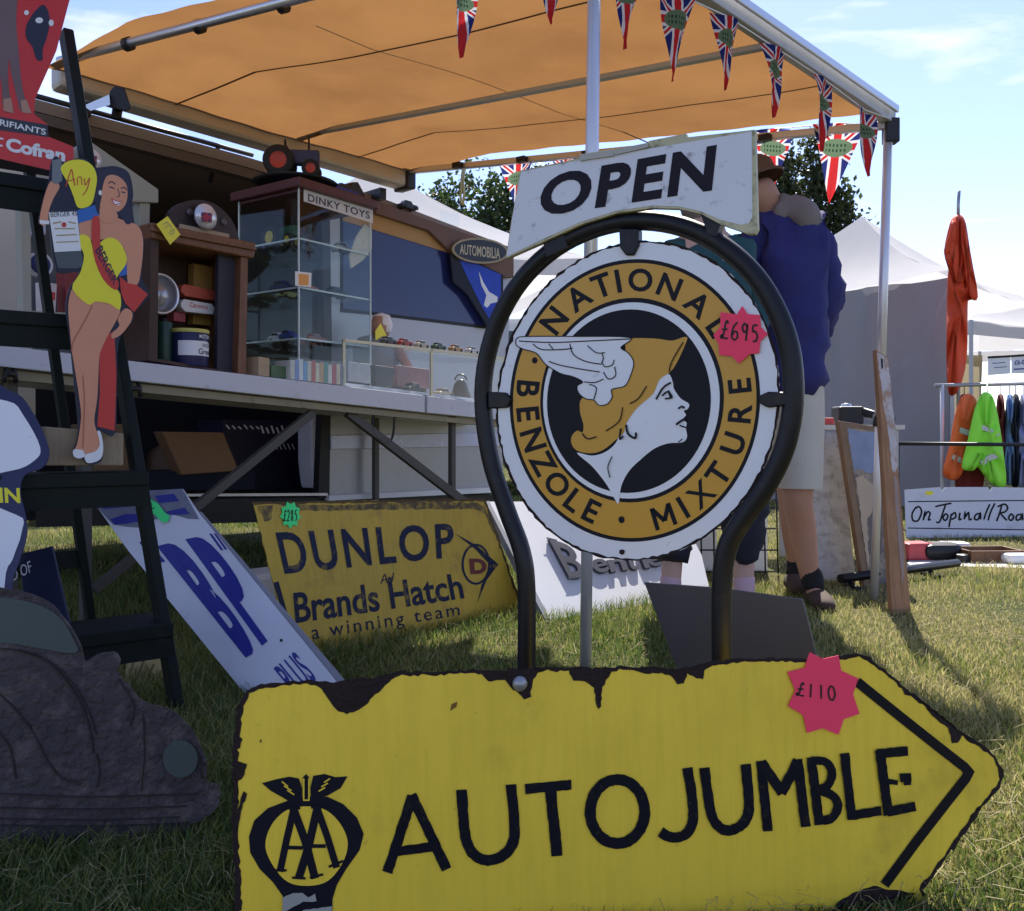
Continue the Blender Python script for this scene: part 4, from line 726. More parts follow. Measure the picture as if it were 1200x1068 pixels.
for px in (12, 158):
    y = tl(px)+24; MB().tube([TPs.sh(.05).hit(*p) for p in ((px-4, y), (px-6, y+10), (px-8, y+18))], .008, 6).tube([TPs.sh(.05).hit(*p) for p in ((px+4, y), (px+6, y+10), (px+7, y+18))], .008, 6).tube([TPs.sh(.05).hit(*p) for p in ((px-5, y+8), (px+5, y+8))], .01, 6).build('clamp', m_plastic, t)

# ---- goods on the table
def ontab2(px, d):
    q = TP.sh(-d).hit(px, tl(px)); s_ = (q-TA).dot(TD); f0, f1 = TP.hit(135, tl(135)), TP.hit(560, tl(560)); s0, s1 = (f0-TA).dot(TD), (f1-TA).dot(TD); q.z = f0.z+(f1.z-f0.z)*(s_-s0)/(s1-s0); return q
def tslab(name, pts, d, th, mat, parent=None, **k): return slab(name, pts, TP, th, mat, parent, off=-d, **k)
def tlone(name, pts, d, th, mat, label, cat_, group=None, bevel=.002):
    pl = TP.sh(-d); fr = [pl.hit(*p) for p in pts]; mb = MB().poly(fr, [p+TBk*th for p in fr]); b = min(fr, key=lambda p: p.z)
    return mb.lone(name, mat, b, label, cat_, group, bevel=bevel)
# pale cabinet behind the lady
m_pc = M('pale_green_grey_paint', (.33, .33, .27), .6, var=.1)
t = thing('pale_display_case', ontab(100, .25), 'pale grey green display case with pointed top behind the lady cut-out', 'cabinet')
tslab('pediment', [(22, 218), (60, 190), (104, 164), (186, 222), (186, 238), (22, 232)], .20, .03, m_pc, t, bevel=.004)
for q in ([(24, 232), (36, 232), (38, 411), (28, 410)], [(164, 238), (176, 238), (173, 427), (163, 426)]): tslab('frame_post', q, .21, .04, m_pc, t, bevel=.003)
tslab('back_panel', [(26, 232), (176, 238), (172, 424), (28, 408)], .42, .02, M('case_back', (.13, .14, .15), .8), t)
tslab('side_panel', [(165, 240), (168, 240), (166, 425), (163, 425)], .25, .17, m_pc, t)
tslab('shelf', [(34, 364), (165, 372), (165, 377), (34, 369)], .24, .17, m_pc, t)
pl = TP.sh(-.24)
def items(lst):
    for nm, pts, d, th, col, lab, ct in lst: tlone(nm, pts, d, th, M('print_%02d%02d%02d' % tuple(int(c*99) for c in col), col, .5, var=.25, vs_=30), lab, ct)
items([('tin', [(50, 330), (67, 333), (65, 367), (51, 366)], .27, .05, (.62, .55, .54), 'white and red tin on the shelf of the pale case', 'tin'),
       ('box', [(76, 318), (92, 320), (92, 369), (78, 368)], .28, .06, (.25, .04, .04), 'dark red box beside the tin in the pale case', 'box'),
       ('book', [(141, 392), (153, 393), (152, 425), (141, 424)], .26, .08, (.02, .05, .16), 'blue book standing in the pale case by the red cloth', 'book'),
       ('card', [(153, 380), (157, 380), (156, 426), (152, 426)], .25, .06, (.55, .5, .12), 'narrow yellow card standing in the pale case', 'card'),
       ('enamel_plate', [(40, 245), (54, 246), (54, 275), (41, 274)], .30, .12, (.45, .48, .6), 'pale blue plate high in the pale case', 'plate')])
tslab('tin_print', [(52, 341), (65, 343), (64.5, 352), (52, 351)], .268, .002, rd, bpy.data.objects['tin'])
dl = thing('round_dial', pl.hit(48, 325), 'round blue dial with white rim in the pale case', 'dial')
MB().lathe(pl.hit(47, 310), [(.001, .0), (.036, .0), (.04, .008), (.04, -.02)], 28, TP.n).build('rim', wt, dl); MB().lathe(pl.hit(47, 310), [(.0001, .004), (.033, .004), (.033, .0)], 28, TP.n).build('face', M('dial_blue', (.03, .05, .16), .3), dl)
def badge(px, py, d, r, label):
    pl = TP.sh(-d); c = pl.hit(px, py); t = thing('round_badge', pl.hit(px, py+r), label, 'badge'); R_m = pl.hit(px+r, py); rr = (R_m-c).length*.95
    MB().lathe(c, [(.0001, .022), (rr*.5, .018), (rr*.85, .008), (rr, 0), (rr, -.01), (.0001, -.01)], 28, TP.n).build('dome', M('polished_white', (.62, .63, .68), .15, .3), t)
    p2 = TP.sh(-d+.024)
    decal('flag_field', [[(px-.45*r, py-.42*r), (px+.5*r, py-.3*r), (px+.48*r, py+.55*r), (px-.45*r, py+.42*r)]], [], p2, M('flag_blue', (.03, .035, .14), .3), t, 0)
    decal('flag_cross', [], [([(px, py-.36*r), (px+.02*r, py+.48*r)], .22*r), ([(px-.45*r, py), (px+.48*r, py+.1*r)], .22*r), ([(px-.4*r, py-.38*r), (px+.45*r, py+.5*r)], .1*r), ([(px-.4*r, py+.38*r), (px+.45*r, py-.25*r)], .1*r)], p2, M('flag_red', (.35, .03, .06), .3), t, .0008); return t
badge(107, 187, .16, 13, 'round white flag badge on top of the pale case')
# wooden cabinet
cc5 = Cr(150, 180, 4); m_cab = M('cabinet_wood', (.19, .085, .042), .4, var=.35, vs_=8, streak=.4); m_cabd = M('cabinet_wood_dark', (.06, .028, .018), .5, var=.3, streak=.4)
t = thing('wooden_cabinet', ontab(230, .1), 'small brown wooden cabinet open at the front on the table', 'cabinet')
tslab('cornice', cc5([(108, 322), (200, 338), (602, 420), (592, 492), (120, 398)]), .07, .30, m_cab, t, bevel=.006)
tslab('cornice_lip', cc5([(112, 345), (604, 440), (603, 455), (113, 362)]), .055, .02, m_cab, t, bevel=.003)
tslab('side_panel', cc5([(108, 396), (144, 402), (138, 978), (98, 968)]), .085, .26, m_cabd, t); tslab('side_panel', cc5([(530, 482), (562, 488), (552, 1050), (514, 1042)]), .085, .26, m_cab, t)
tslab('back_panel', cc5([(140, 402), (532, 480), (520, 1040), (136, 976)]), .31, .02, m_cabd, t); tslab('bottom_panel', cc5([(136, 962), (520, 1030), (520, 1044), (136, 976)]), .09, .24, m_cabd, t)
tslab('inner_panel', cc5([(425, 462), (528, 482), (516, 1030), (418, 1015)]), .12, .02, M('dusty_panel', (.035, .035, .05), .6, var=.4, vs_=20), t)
pl = TP.sh(-.16); c = pl.hit(*cc5([(150, 658)])[0])
t = thing('round_mirror', pl.hit(*cc5([(150, 755)])[0]), 'round chrome rimmed mirror inside the wooden cabinet', 'mirror')
rr = 98/4*3.2/F; MB().lathe(c, [(rr*.88, 0), (rr*.9, .01), (rr, .01), (rr*1.03, 0), (rr, -.01)], 36, TP.n).build('rim', m_alu, t); MB().lathe(c, [(.0001, .0), (rr*.89, .0), (rr*.89, -.006)], 36, TP.n).build('mirror_face', M('mirror_grey', (.30, .30, .33), .2, .5), t)
items([('yellow_carton', cc5([(310, 515), (418, 535), (410, 810), (306, 800)]), .26, .04, (.42, .25, .07), 'tall ochre carton in the wooden cabinet', 'box'),
       ('red_packet', cc5([(250, 625), (265, 612), (400, 640), (412, 660), (405, 690), (270, 668), (250, 650)]), .20, .05, (.50, .10, .06), 'orange red rounded packet lying in the wooden cabinet', 'packet'),
       ('small_red_box', cc5([(215, 740), (272, 750), (270, 792), (215, 785)]), .21, .05, (.35, .06, .07), 'small red box beside the white packet in the wooden cabinet', 'box'),
       ('white_packet', cc5([(248, 700), (262, 682), (396, 706), (408, 724), (402, 755), (270, 742), (250, 722)]), .18, .05, (.68, .66, .66), 'white rounded packet with red lettering in the wooden cabinet', 'packet')])
text('lettering', 'Carenco', cc5([(290, 696), (376, 710), (374, 730), (290, 720)]), TP.sh(-.18), rd, bpy.data.objects['white_packet'], .0015)
def can(name, cx0, cx1, y0, y1, d, mat, label, cat_='tin'):
    pl = TP.sh(-d); b = pl.hit(*cc5([((cx0+cx1)/2, y1)])[0]); tt = pl.hit(*cc5([((cx0+cx1)/2, y0)])[0]); r = (pl.hit(*cc5([(cx1, y1)])[0])-pl.hit(*cc5([(cx0, y1)])[0])).length/2*.85; h = tt.z-b.z
    t = thing(name, b, label, cat_); MB().lathe(b, [(.0001, 0), (r*.97, 0), (r, .004), (r, h-.004), (r*.96, h), (.0001, h)], 28).build('body', mat, t); return t, b, r, h
t, b_, r_, h_ = can('green_oil_can', 132, 208, 790, 985, .17, M('dark_green_tin', (.018, .05, .035), .35, var=.15), 'dark green oil can standing in the wooden cabinet', 'can')
MB().lathe(b_+V((0, 0, h_)), [(r_*.35, 0), (r_*.35, .015), (.0001, .015)], 16).build('cap', m_plastic, t)
t, b_, r_, h_ = can('grease_tin', 203, 375, 830, 1000, .14, M('navy_tin', (.02, .022, .075), .3, var=.1), 'navy grease tin with white label and yellow rim in the wooden cabinet')
MB().lathe(b_+V((0, 0, h_)), [(r_*1.02, -.012), (r_*1.05, -.004), (r_*1.02, .002), (r_*.9, .002)], 28).build('rim', M('rim_yellow', (.55, .5, .12), .4), t)
ang = math.atan2(TP.n.y, TP.n.x); lab = []
for zz in (h_*.28, h_*.68): lab += [b_+V((math.cos(ang+a)*r_*1.01, math.sin(ang+a)*r_*1.01, zz)) for a in np.linspace(-1.25, 1.15, 14)]
MB().add(lab, [[i, i+1, i+15, i+14] for i in range(13)], True).build('label', wt, t)
def cyltext(s, z0, z1, a0, a1, parent, mat, bold=.01):
    vs_, fs = glyphs(s, bold); xs = [v[0] for v in vs_]; ys = [v[1] for v in vs_]; x0, x1, y0, y1 = min(xs), max(xs), min(ys), max(ys)
    vv = [b_+V((math.cos(ang+a0+(a1-a0)*(x-x0)/(x1-x0))*r_*1.022, math.sin(ang+a0+(a1-a0)*(x-x0)/(x1-x0))*r_*1.022, z0+(z1-z0)*(y-y0)/(y1-y0))) for x, y in vs_]
    MB().add(vv, fs).build('lettering', mat, parent, recalc=False)
cyltext('Grease', h_*.32, h_*.48, -.15, 1.0, t, hr); cyltext('MOTORINE', h_*.76, h_*.86, -.1, .9, t, wt); cyltext('H.D.S', h_*.52, h_*.62, .1, .7, t, hr)
MB().tube([b_+V((math.cos(a)*r_*1.08, math.sin(a)*r_*1.08, h_*(.95-.45*abs(math.sin(a-ang-1.3))))) for a in np.linspace(ang+.6, ang+2.6, 9)], .003, 6).build('handle', m_plastic, t)
# plinth with badge on the wooden cabinet
pl_top = TP.sh(-.12); hp = cc5(cat([(185, 330), (200, 280), (240, 240), (310, 218), (390, 228), (450, 268), (495, 325), (522, 402)], 4))
t = thing('half_round_plinth', pl_top.hit(*cc5([(350, 400)])[0]), 'dark half round plinth standing on the wooden cabinet', 'plinth')
tslab('block', hp+cc5([(522, 404), (185, 338)]), .14, .03, M('dark_mahogany', (.028, .02, .024), .35, var=.2), t, bevel=.004)
tslab('name_strip', cc5([(245, 330), (475, 378), (475, 395), (245, 350)]), .125, .01, M('strip_buff', (.36, .28, .2), .6), t)
for q in ((290, 275), (450, 322)): MB().lathe(TP.sh(-.136).hit(*cc5([q])[0]), [(.0001, .004), (.012, .003), (.014, 0)], 16, TP.n).build('stud', M('stud_grey', (.1, .1, .11), .4, .5), t)
badge(242, 254, .105, 13, 'round white flag badge on the dark half round plinth')
o = tlone('yellow_note', cc5([(134, 332), (186, 294), (246, 380), (198, 428)]), .045, .0015, m_yelcard, 'yellow price note stuck on the corner of the wooden cabinet', 'note', bevel=0)
decal('scribble', [], [(cc5(cat(p)), .8) for p in ([(165, 335), (180, 322), (192, 330)], [(172, 350), (195, 335), (205, 350)], [(192, 372), (215, 355), (212, 375), (196, 378)])], TP.sh(-.043), M('faint_ink', (.3, .3, .25), .6), o, .0)
# glass toy cabinet
gk = (TA.dot(TBk)+.135)/V((-.833, 3.5, 0)).dot(TBk); g0 = V((-.833, 3.5, 0))*gk; gr = TD*.40*gk; gl = TBk*.36*gk; zt = ontab(350, .05).z+.004; zc = .66+.975*gk
g_ = glass('cabinet_glass', (.94, .975, .965)); ac = glass('acrylic', (.95, .97, .97), amt=.2)
t = thing('glass_toy_cabinet', g0+(gr+gl)/2+V((0, 0, zt)), 'tall glass cabinet of toy cars with a burgundy wooden top', 'cabinet')
def pane(name, a, b, z0, z1, mat, th=.004):
    d = (b-a).normalized(); s_ = V((-d.y, d.x, 0))*th/2; A_ = V((a.x, a.y, z0)); B_ = V((b.x, b.y, z0)); h = V((0, 0, z1-z0))
    return MB().poly([A_-s_, B_-s_, B_-s_+h, A_-s_+h], [A_+s_, B_+s_, B_+s_+h, A_+s_+h]).build(name, mat, t)
for a, b in ((g0, g0+gr), (g0, g0+gl), (g0+gl, g0+gl+gr), (g0+gr, g0+gr+gl)): pane('glass_pane', a, b, zt, zc-.005, g_)
m_edge = M('glass_edge', (.55, .62, .62), .15, var=.05)
for p in (g0, g0+gr, g0+gl): MB().box((p.x, p.y, (zt+zc)/2), TD*.003, TBk*.003, (0, 0, (zc-zt)/2-.005)).build('corner_edge', m_edge, t)
SZ = [.66+.777*gk, .66+.585*gk, .66+.385*gk, zt+.012]
for z in SZ:
    c = g0+(gr+gl)/2; MB().box((c.x, c.y, z), gr*.485, gl*.485, (0, 0, .003)).build('shelf', g_, t)
    if z > 1: MB().box(g0+gr*.5+gl*.012+V((0, 0, z)), gr*.48, gl*.006, (0, 0, .0035)).build('shelf_edge', m_edge, t); MB().box(g0+gl*.5+gr*.012+V((0, 0, z)), gr*.006, gl*.48, (0, 0, .0035)).build('shelf_edge', m_edge, t)
m_bg = M('burgundy_wood', (.095, .03, .032), .35, var=.2, streak=.3)
c = g0+(gr+gl)/2; MB().box((c.x, c.y, zc+.016), gr*.56, gl*.58, (0, 0, .020)).build('wooden_top', m_bg, t, bevel=.005); MB().box((c.x, c.y, zc-.011), gr*.50, gl*.50, (0, 0, .006)).build('top_moulding', m_bg, t)
MB().box((c.x, c.y, zt+.002), gr*.5, gl*.5, (0, 0, .004)).build('base', m_plastic, t)
GPl = Pl(g0, TP.n)
hd = slab('header_card', [(356, 219), (437, 244), (437, 262), (356, 236)], GPl, .001, M('header_white', (.62, .62, .66), .5, var=.04), t, off=.004)
text('lettering', 'DINKY TOYS', [(361, 227), (433.5, 248.5), (433.5, 257), (361, 236)], GPl, M('slate_ink', (.06, .07, .1), .5), hd, .0055, bold=.02, sp=1.1)
ct = [(428, 262), (436, 270), (436, 292), (426, 305), (412, 315), (410, 300), (418, 278)]
pl = GPl.sh(-.02); MB().poly([pl.hit(*p) for p in ct], [pl.hit(*p)+TBk*.012 for p in ct]).lone('white_cloth', M('white_cloth', (.62, .61, .58), .8, bump=.6, bs=25), pl.hit(411, 315), 'crumpled white cloth hanging inside the glass toy cabinet', 'cloth', bevel=.003)
tg = [(346, 318), (365, 320), (364.5, 337), (346, 335)]; pl = GPl.sh(.006); o = MB().poly([pl.hit(*p) for p in tg], [pl.hit(*p)-TP.n*.001 for p in tg]).lone('orange_sticker', m_paper, pl.hit(355, 337), 'small white and orange sticker on the corner of the glass cabinet', 'sticker')
decal('orange_square', [[(350, 321), (362, 322), (361.5, 335), (350, 334)]], [], pl, M('sticker_orange', (.75, .33, .08), .5), o, .0005)
rub = M('toy_rubber', (.015, .015, .016), .7)
def toy_car(pos, d, Lg, col, label, grp, kind='car', metal=.1):
    d = V(d).normalized(); s_ = V((-d.y, d.x, 0)); w_ = Lg*.2; h = Lg*.16; pos = V(pos); t = thing('toy_car', pos, label, 'toy car', grp)
    m = M('toy_%02d%02d%02d' % tuple(int(c*99) for c in col), col, .3, metal, var=.08); z0 = V((0, 0, Lg*.06))
    pr = [(-.5, .0), (.5, .0), (.5, .12), (.42, .19), (.2, .2), (-.35, .22), (-.5, .17)]; cb = [(-.36, .2), (.2, .19), (.08, .34), (-.25, .35)]
    for nm, q, ww, mm in (('body', pr, 1, m), ('cabin', cb, .86, m)):
        MB().poly([pos+z0+d*x*Lg+V((0, 0, z*Lg))-s_*w_*ww for x, z in q], [pos+z0+d*x*Lg+V((0, 0, z*Lg))+s_*w_*ww for x, z in q]).build(nm, mm, t, bevel=Lg*.02)
    wq = [(-.32, .22), (.14, .215), (.06, .31), (-.24, .32)]
    for sg in (-1, 1): MB().poly([pos+z0+d*x*Lg+V((0, 0, z*Lg))+s_*w_*.87*sg for x, z in wq], [pos+z0+d*x*Lg+V((0, 0, z*Lg))+s_*w_*.9*sg for x, z in wq]).build('window', M('toy_glass', (.03, .04, .05), .1), t)
    for x in (-.3, .3):
        for sg in (-1, 1): MB().lathe(pos+d*x*Lg+s_*sg*w_*.93+V((0, 0, Lg*.085)), [(.0001, Lg*.035), (Lg*.06, Lg*.035), (Lg*.085, Lg*.02), (Lg*.085, -Lg*.02)], 12, s_*sg).build('wheel', rub, t)
    return t
inside = 'toy cars shown in the glass cabinet'
def gp(u, v_, z): return g0+gr*u+gl*v_+V((0, 0, z+.0045))
toy_car(gp(.24, .62, SZ[2]), (-TBk), .11, (.45, .47, .5), 'silver toy car on the lowest glass shelf', inside)
toy_car(gp(.12, .3, SZ[2]), (-TBk), .10, (.02, .05, .25), 'blue toy car in front of the silver one on the lowest glass shelf', inside)
toy_car(gp(.55, .4, SZ[2]), TD, .11, (.22, .04, .03), 'dark red toy car on the lowest glass shelf', inside)
toy_car(gp(.2, .5, SZ[1]), (-TBk), .13, (.02, .03, .10), 'navy toy car on the middle glass shelf nearest the wooden cabinet', inside)
toy_car(gp(.75, .3, SZ[1]), TD, .12, (.02, .02, .024), 'black toy car on the middle glass shelf', inside)
toy_car(gp(.3, .22, SZ[1]), TD, .09, (.30, .09, .04), 'rust red toy car behind the orange sticker', inside)
toy_car(gp(.55, .6, SZ[0]), TD, .12, (.10, .12, .13), 'grey toy car on the top glass shelf', inside)
def tractor(pos, d, Lg, body, hub, label, grp):
    d = V(d).normalized(); s_ = V((-d.y, d.x, 0)); pos = V(pos); t = thing('toy_tractor', pos, label, 'toy tractor', grp); f = lambda x, y, z: pos+d*x*Lg+s_*y*Lg+V((0, 0, z*Lg))
    MB().box(f(.18, 0, .38), d*Lg*.26, s_*Lg*.09, (0, 0, Lg*.13)).build('bonnet', body, t, bevel=Lg*.03); MB().box(f(-.2, 0, .33), d*Lg*.16, s_*Lg*.1, (0, 0, Lg*.09)).build('chassis', body, t)
    MB().box(f(-.3, 0, .48), d*Lg*.07, s_*Lg*.09, (0, 0, Lg*.03)).build('seat', rub, t); MB().tube([f(.25, 0, .5), f(.25, 0, .78)], Lg*.018, 6).build('exhaust', rub, t)
    MB().tube([f(-.06, 0, .45), f(-.16, 0, .62)], Lg*.012, 6).tube([f(-.16, .08*math.cos(a), .62+.08*math.sin(a)) for a in np.linspace(0, 6.3, 13)], Lg*.012, 5).build('steering_wheel', rub, t)
    for x, y, r, wd in ((-.25, .2, .27, .1), (-.25, -.2, .27, .1), (.3, .16, .16, .06), (.3, -.16, .16, .06)):
        w2 = MB().lathe(f(x, y, r), [(r*.55*Lg, wd*.5*Lg), (r*.93*Lg, wd*.5*Lg), (r*Lg, wd*.3*Lg), (r*Lg, -wd*.3*Lg), (r*.93*Lg, -wd*.5*Lg), (r*.55*Lg, -wd*.5*Lg)], 24, s_).build('tyre', rub, t)
        MB().lathe(f(x, y, r), [(.0001, wd*.25*Lg), (r*.5*Lg, wd*.3*Lg), (r*.6*Lg, wd*.45*Lg), (r*.6*Lg, -wd*.45*Lg), (r*.5*Lg, -wd*.3*Lg), (.0001, -wd*.25*Lg)], 20, s_).build('hub', hub, w2)
    return t
tractor(gp(.3, .62, SZ[0]), -TBk, .19, M('toy_green', (.02, .08, .04), .4), M('hub_yellow', (.55, .42, .05), .4), 'green toy tractor with yellow hubs on the top glass shelf', 'toy tractors')
ztop = zc+.0365
tr_ = gp(.0, .0, 0); MB().box(c+V((0, 0, ztop+.0215))+gl*.05-gr*.1, gr*.2, gl*.25, (0, 0, .020)).lone('blue_box', M('flat_blue', (.04, .06, .16), .5), c+V((0, 0, ztop)), 'flat blue box under the black tray on the glass cabinet', 'box', bevel=.003)
t = MB().lathe(c+V((0, 0, ztop+.0425))+gl*.05-gr*.1, [(.0001, 0), (.16, 0), (.19, .010), (.185, .012), (.15, .006), (.0001, .006)], 36); t.lone('black_tray', m_plastic, c+V((0, 0, ztop+.0425)), 'round black tray holding the tractor on the glass cabinet', 'tray')
tractor(c+V((0, 0, ztop+.0495))+gl*.05-gr*.12+V((.02, -.075, 0)), V((.95, .1, 0)), .25, M('toy_navy', (.03, .035, .09), .45), M('hub_red', (.42, .05, .03), .45), 'navy toy tractor with red hubs on the black tray', 'toy tractors')
toy_car(c+gr*.28-gl*.30+V((0, 0, ztop+.0005)), TD, .15, (.02, .035, .22), 'blue toy car on top of the glass cabinet beside the tray', 'toys on top of the cabinet')
t = thing('black_model', c+gr*.48-gl*.3+V((0, 0, ztop)), 'small black wheeled model at the right end of the cabinet top', 'model'); q = c+gr*.48-gl*.3+V((0, 0, ztop))
MB().poly([q+TD*x+V((0, 0, z)) for x, z in ((-.06, .03), (.06, .02), (.055, .05), (.01, .1), (-.03, .09))], [q+TBk*.06+TD*x+V((0, 0, z)) for x, z in ((-.06, .03), (.06, .02), (.055, .05), (.01, .1), (-.03, .09))]).build('body', m_plastic, t, bevel=.005)
for x in (-.04, .04): MB().lathe(q+TD*x+TBk*.03+V((0, 0, .0225)), [(.0001, .036), (.022, .036), (.0225, .0), (.022, -.036), (.0001, -.036)], 14, TBk).build('wheel', rub, t)
# goods on roof board
for px, kind in ((478, 0), (527, 1)):
    p = VP.sh(.03).hit(px, 248+(px-478)*.37); 
    if kind == 0: toy_car(p+V((0, 0, .008)), VD, .12, (.03, .03, .035), 'dark toy car on the brown board above the van window', 'toys on the brown board')
    else: MB().box(p+V((0, 0, .05)), VD*.055, VN*.025, (0, 0, .04)).lone('clear_box', ac, p+V((0, 0, .01)), 'clear plastic box on the brown board above the van window', 'box')
# automobilia oval
OP = VP.sh(.075); t = thing('oval_sign', OP.hit(563, 309), 'small black oval sign with gold lettering fixed to the brown board', 'sign')
slab('plate', [(x, y+(x-563)*.06) for x, y in ell((563, 294), 33, 15, 40)], OP, .012, M('gold_paint', (.32, .23, .12), .4, .3), t)
decal('field', [[(x, y+(x-563)*.06) for x, y in ell((563, 294), 30.5, 12.8, 40)]], [], OP, M('oval_black', (.015, .014, .02), .35), t, .0008)
text('lettering', 'AUTOMOBILIA', [(539, 286), (586, 291), (586, 304), (539, 298)], OP, M('gold_letter', (.50, .42, .26), .4), t, .0016, bold=.015)
# blue flag folded
fq = [[(528, 298), (545, 300), (590, 322), (590, 345), (586, 384), (572, 384), (548, 345), (531, 330)]]
pl = VP.sh(.055); q = fq[0]; o = MB().poly([pl.hit(*p) for p in q], [pl.hit(*p)-VN*.015 for p in q]).lone('blue_flag', M('flag_cloth_navy', (.014, .017, .03), .7), pl.hit(575, 384), 'folded blue and black flag hanging below the oval sign', 'flag', bevel=.004)
decal('blue_fold', [[(536, 300), (560, 310), (587, 322), (587, 372), (577, 380), (565, 360), (550, 330)]], [], pl, M('flag_cloth_blue', (.02, .06, .42), .6, var=.35, vs_=18), o, .001); decal('white_emblem', [[(561, 318), (566, 330), (573, 342), (583, 348), (583, 354), (575, 356), (571, 361), (567, 358), (570, 346), (564, 334)]], [], pl, wt, o, .002)
# books in clear box
t = thing('row_of_books', ontab(370, .03), 'short row of colourful thin books in a clear box at the table edge', 'books')
cols = [(.5, .48, .42), (.12, .22, .5), (.6, .6, .62), (.10, .30, .55), (.55, .52, .45), (.45, .08, .06), (.6, .55, .4), (.5, .3, .15), (.05, .25, .2), (.62, .6, .55), (.4, .06, .08), (.55, .45, .35), (.1, .12, .2)]
for i, cl in enumerate(cols):
    x0 = 341+i*4.85; tslab('book', [(x0, tl(x0)-23-(i*7 % 3)), (x0+4.5, tl(x0)-23-(i*7 % 3)), (x0+4.5, tl(x0)-.6), (x0, tl(x0)-.6)], .03, .10, M('book_%d' % i, cl, .4, var=.3, vs_=40), t)
tslab('clear_box', [(339, tl(339)-26), (406, tl(406)-28), (406, tl(406)-.3), (339, tl(339)-.3)], .025, .001, ac, t)
# long glass case
t = thing('long_glass_case', ontab(480, .1), 'low glass case with brass edging at the right end of the table', 'display case')
def zq(px, py): return (px, py)
tslab('front_glass', [(404, 401), (596, 422), (596, tl(596)-.5), (404, tl(404)-.5)], .035, .003, ac, t)
m_br = M('brass_edge', (.50, .44, .30), .4, .5)
for q in ([(402, 397), (598, 419), (598, 422), (402, 400.5)], [(402, 398), (405, 398), (405, tl(405)-.4), (402, tl(402)-.4)], [(505, 409), (507.5, 409), (507.5, tl(507)-.4), (505, tl(505)-.4)]): tslab('edging', q, .03, .006, m_br, t)
tslab('floor_board', [(404, tl(404)-4), (596, tl(596)-3), (596, tl(596)-.4), (404, tl(404)-.4)], .04, .42, tabm, t); tslab('back_edging', [(404, 401), (598, 423), (598, 425), (404, 403)], .46, .006, m_br, t)
items([('grey_tin', [(408, 424), (434, 427), (434, 450), (408, 447)], .09, .1, (.33, .34, .38), 'grey metal tin inside the low glass case', 'tin'), ('dark_camera', [(440, 428), (462, 431), (460, 454), (441, 452)], .10, .08, (.03, .03, .035), 'dark boxy camera inside the low glass case', 'camera'),
       ('red_tray', [(464, 428), (503, 433), (503, 456), (466, 453)], .17, .12, (.22, .09, .10), 'dull red tray of oddments inside the low glass case', 'tray')])
tz = lambda px, d: ontab2(px, d)+V((0, 0, .0125))
toy_car(tz(485, .10), TD, .13, (.02, .02, .022), 'black model car inside the low glass case', 'models in the low case'); toy_car(tz(520, .12), TD, .12, (.3, .24, .18), 'tan model car inside the low glass case', 'models in the low case')
t = thing('brass_bell', tz(540, .10), 'dark bell shaped ornament inside the low glass case', 'ornament'); p = tz(540, .10)
MB().lathe(p, [(.05, 0), (.055, .01), (.045, .04), (.035, .08), (.02, .10), (.0001, .105)], 20).build('body', M('bronze', (.09, .075, .06), .35, .5), t); MB().tube([p+V((.03*math.cos(a), 0, .10+.03*math.sin(a))) for a in np.linspace(0, 3.14, 8)], .005, 6).build('loop', M('bronze', (.1, .08, .06)), t)
# figurine
t = thing('figurine', ontab2(441, .5), 'small grey robed figurine with white hair behind the glass case', 'figurine'); b = ontab2(441, .5); k = 2.0
MB().lathe(b, [(.065*k, 0), (.066*k, .02), (.06*k, .09), (.062*k, .15*k), (.045*k, .165*k), (.015, .175*k), (.0001, .178*k)], 20).build('robe', M('robe_grey', (.22, .24, .25), .7, var=.2), t)
MB().lathe(b+V((.02, 0, .165*k)), [(.0001, 0), (.022*k, .01), (.027*k, .03*k), (.02*k, .055*k), (.0001, .062*k)], 16).build('head', m_skin, t); MB().lathe(b+V((.026, .01, .18*k)), [(.0001, -.01), (.026*k, .0), (.030*k, .02*k), (.022*k, .045*k), (.0001, .052*k)], 16).build('hair', M('white_hair', (.7, .68, .66), .8), t)
MB().tube([b+V((.05*k, -.03, .14*k)), b+V((.085*k, -.05, .09*k)), b+V((.07*k, -.08, .05*k))], [.016*k, .013*k, .010*k], 8).build('arm', m_skin, t)
tlone('yellow_tag', [(440, 388), (446, 379), (453, 393), (449, 402), (440, 398)], .42, .0015, m_yelcard, 'yellow price tag hanging by the grey figurine', 'tag', bevel=0)
tslab('top_glass', [(404, 400), (596, 421), (596, 422), (404, 401)], .04, .42, ac, bpy.data.objects['long_glass_case'])
for i, (px, cl, lab) in enumerate(((455, (.05, .05, .06), 'dark toy van on the glass case lid nearest the figurine'), (474, (.30, .05, .04), 'red toy car on the glass case lid'), (494, (.35, .33, .28), 'cream toy car on the glass case lid'), (514, (.04, .08, .05), 'green toy car on the glass case lid'), (534, (.33, .2, .1), 'tan toy car on the glass case lid'), (553, (.4, .4, .42), 'silver toy car on the glass case lid beside the hoop'))):
    p = TP.sh(-.10).hit(px, 401+(px-404)*.109); toy_car(p+V((0, 0, .012)), TD, .085, cl, lab, 'toys on the glass case lid')
for u_, v_, zi, cl, lab in ((.78, .75, 2, (.4, .1, .03), 'orange toy car at the back of the lowest glass shelf'), (.5, .8, 1, (.3, .3, .1), 'olive toy car at the back of the middle glass shelf'), (.35, .85, 0, (.03, .06, .2), 'dark blue toy car at the back of the top glass shelf'), (.8, .25, 0, (.4, .38, .36), 'pale toy car at the front of the top glass shelf')):
    toy_car(gp(u_, v_, SZ[zi]), TD, .11, cl, lab, inside)
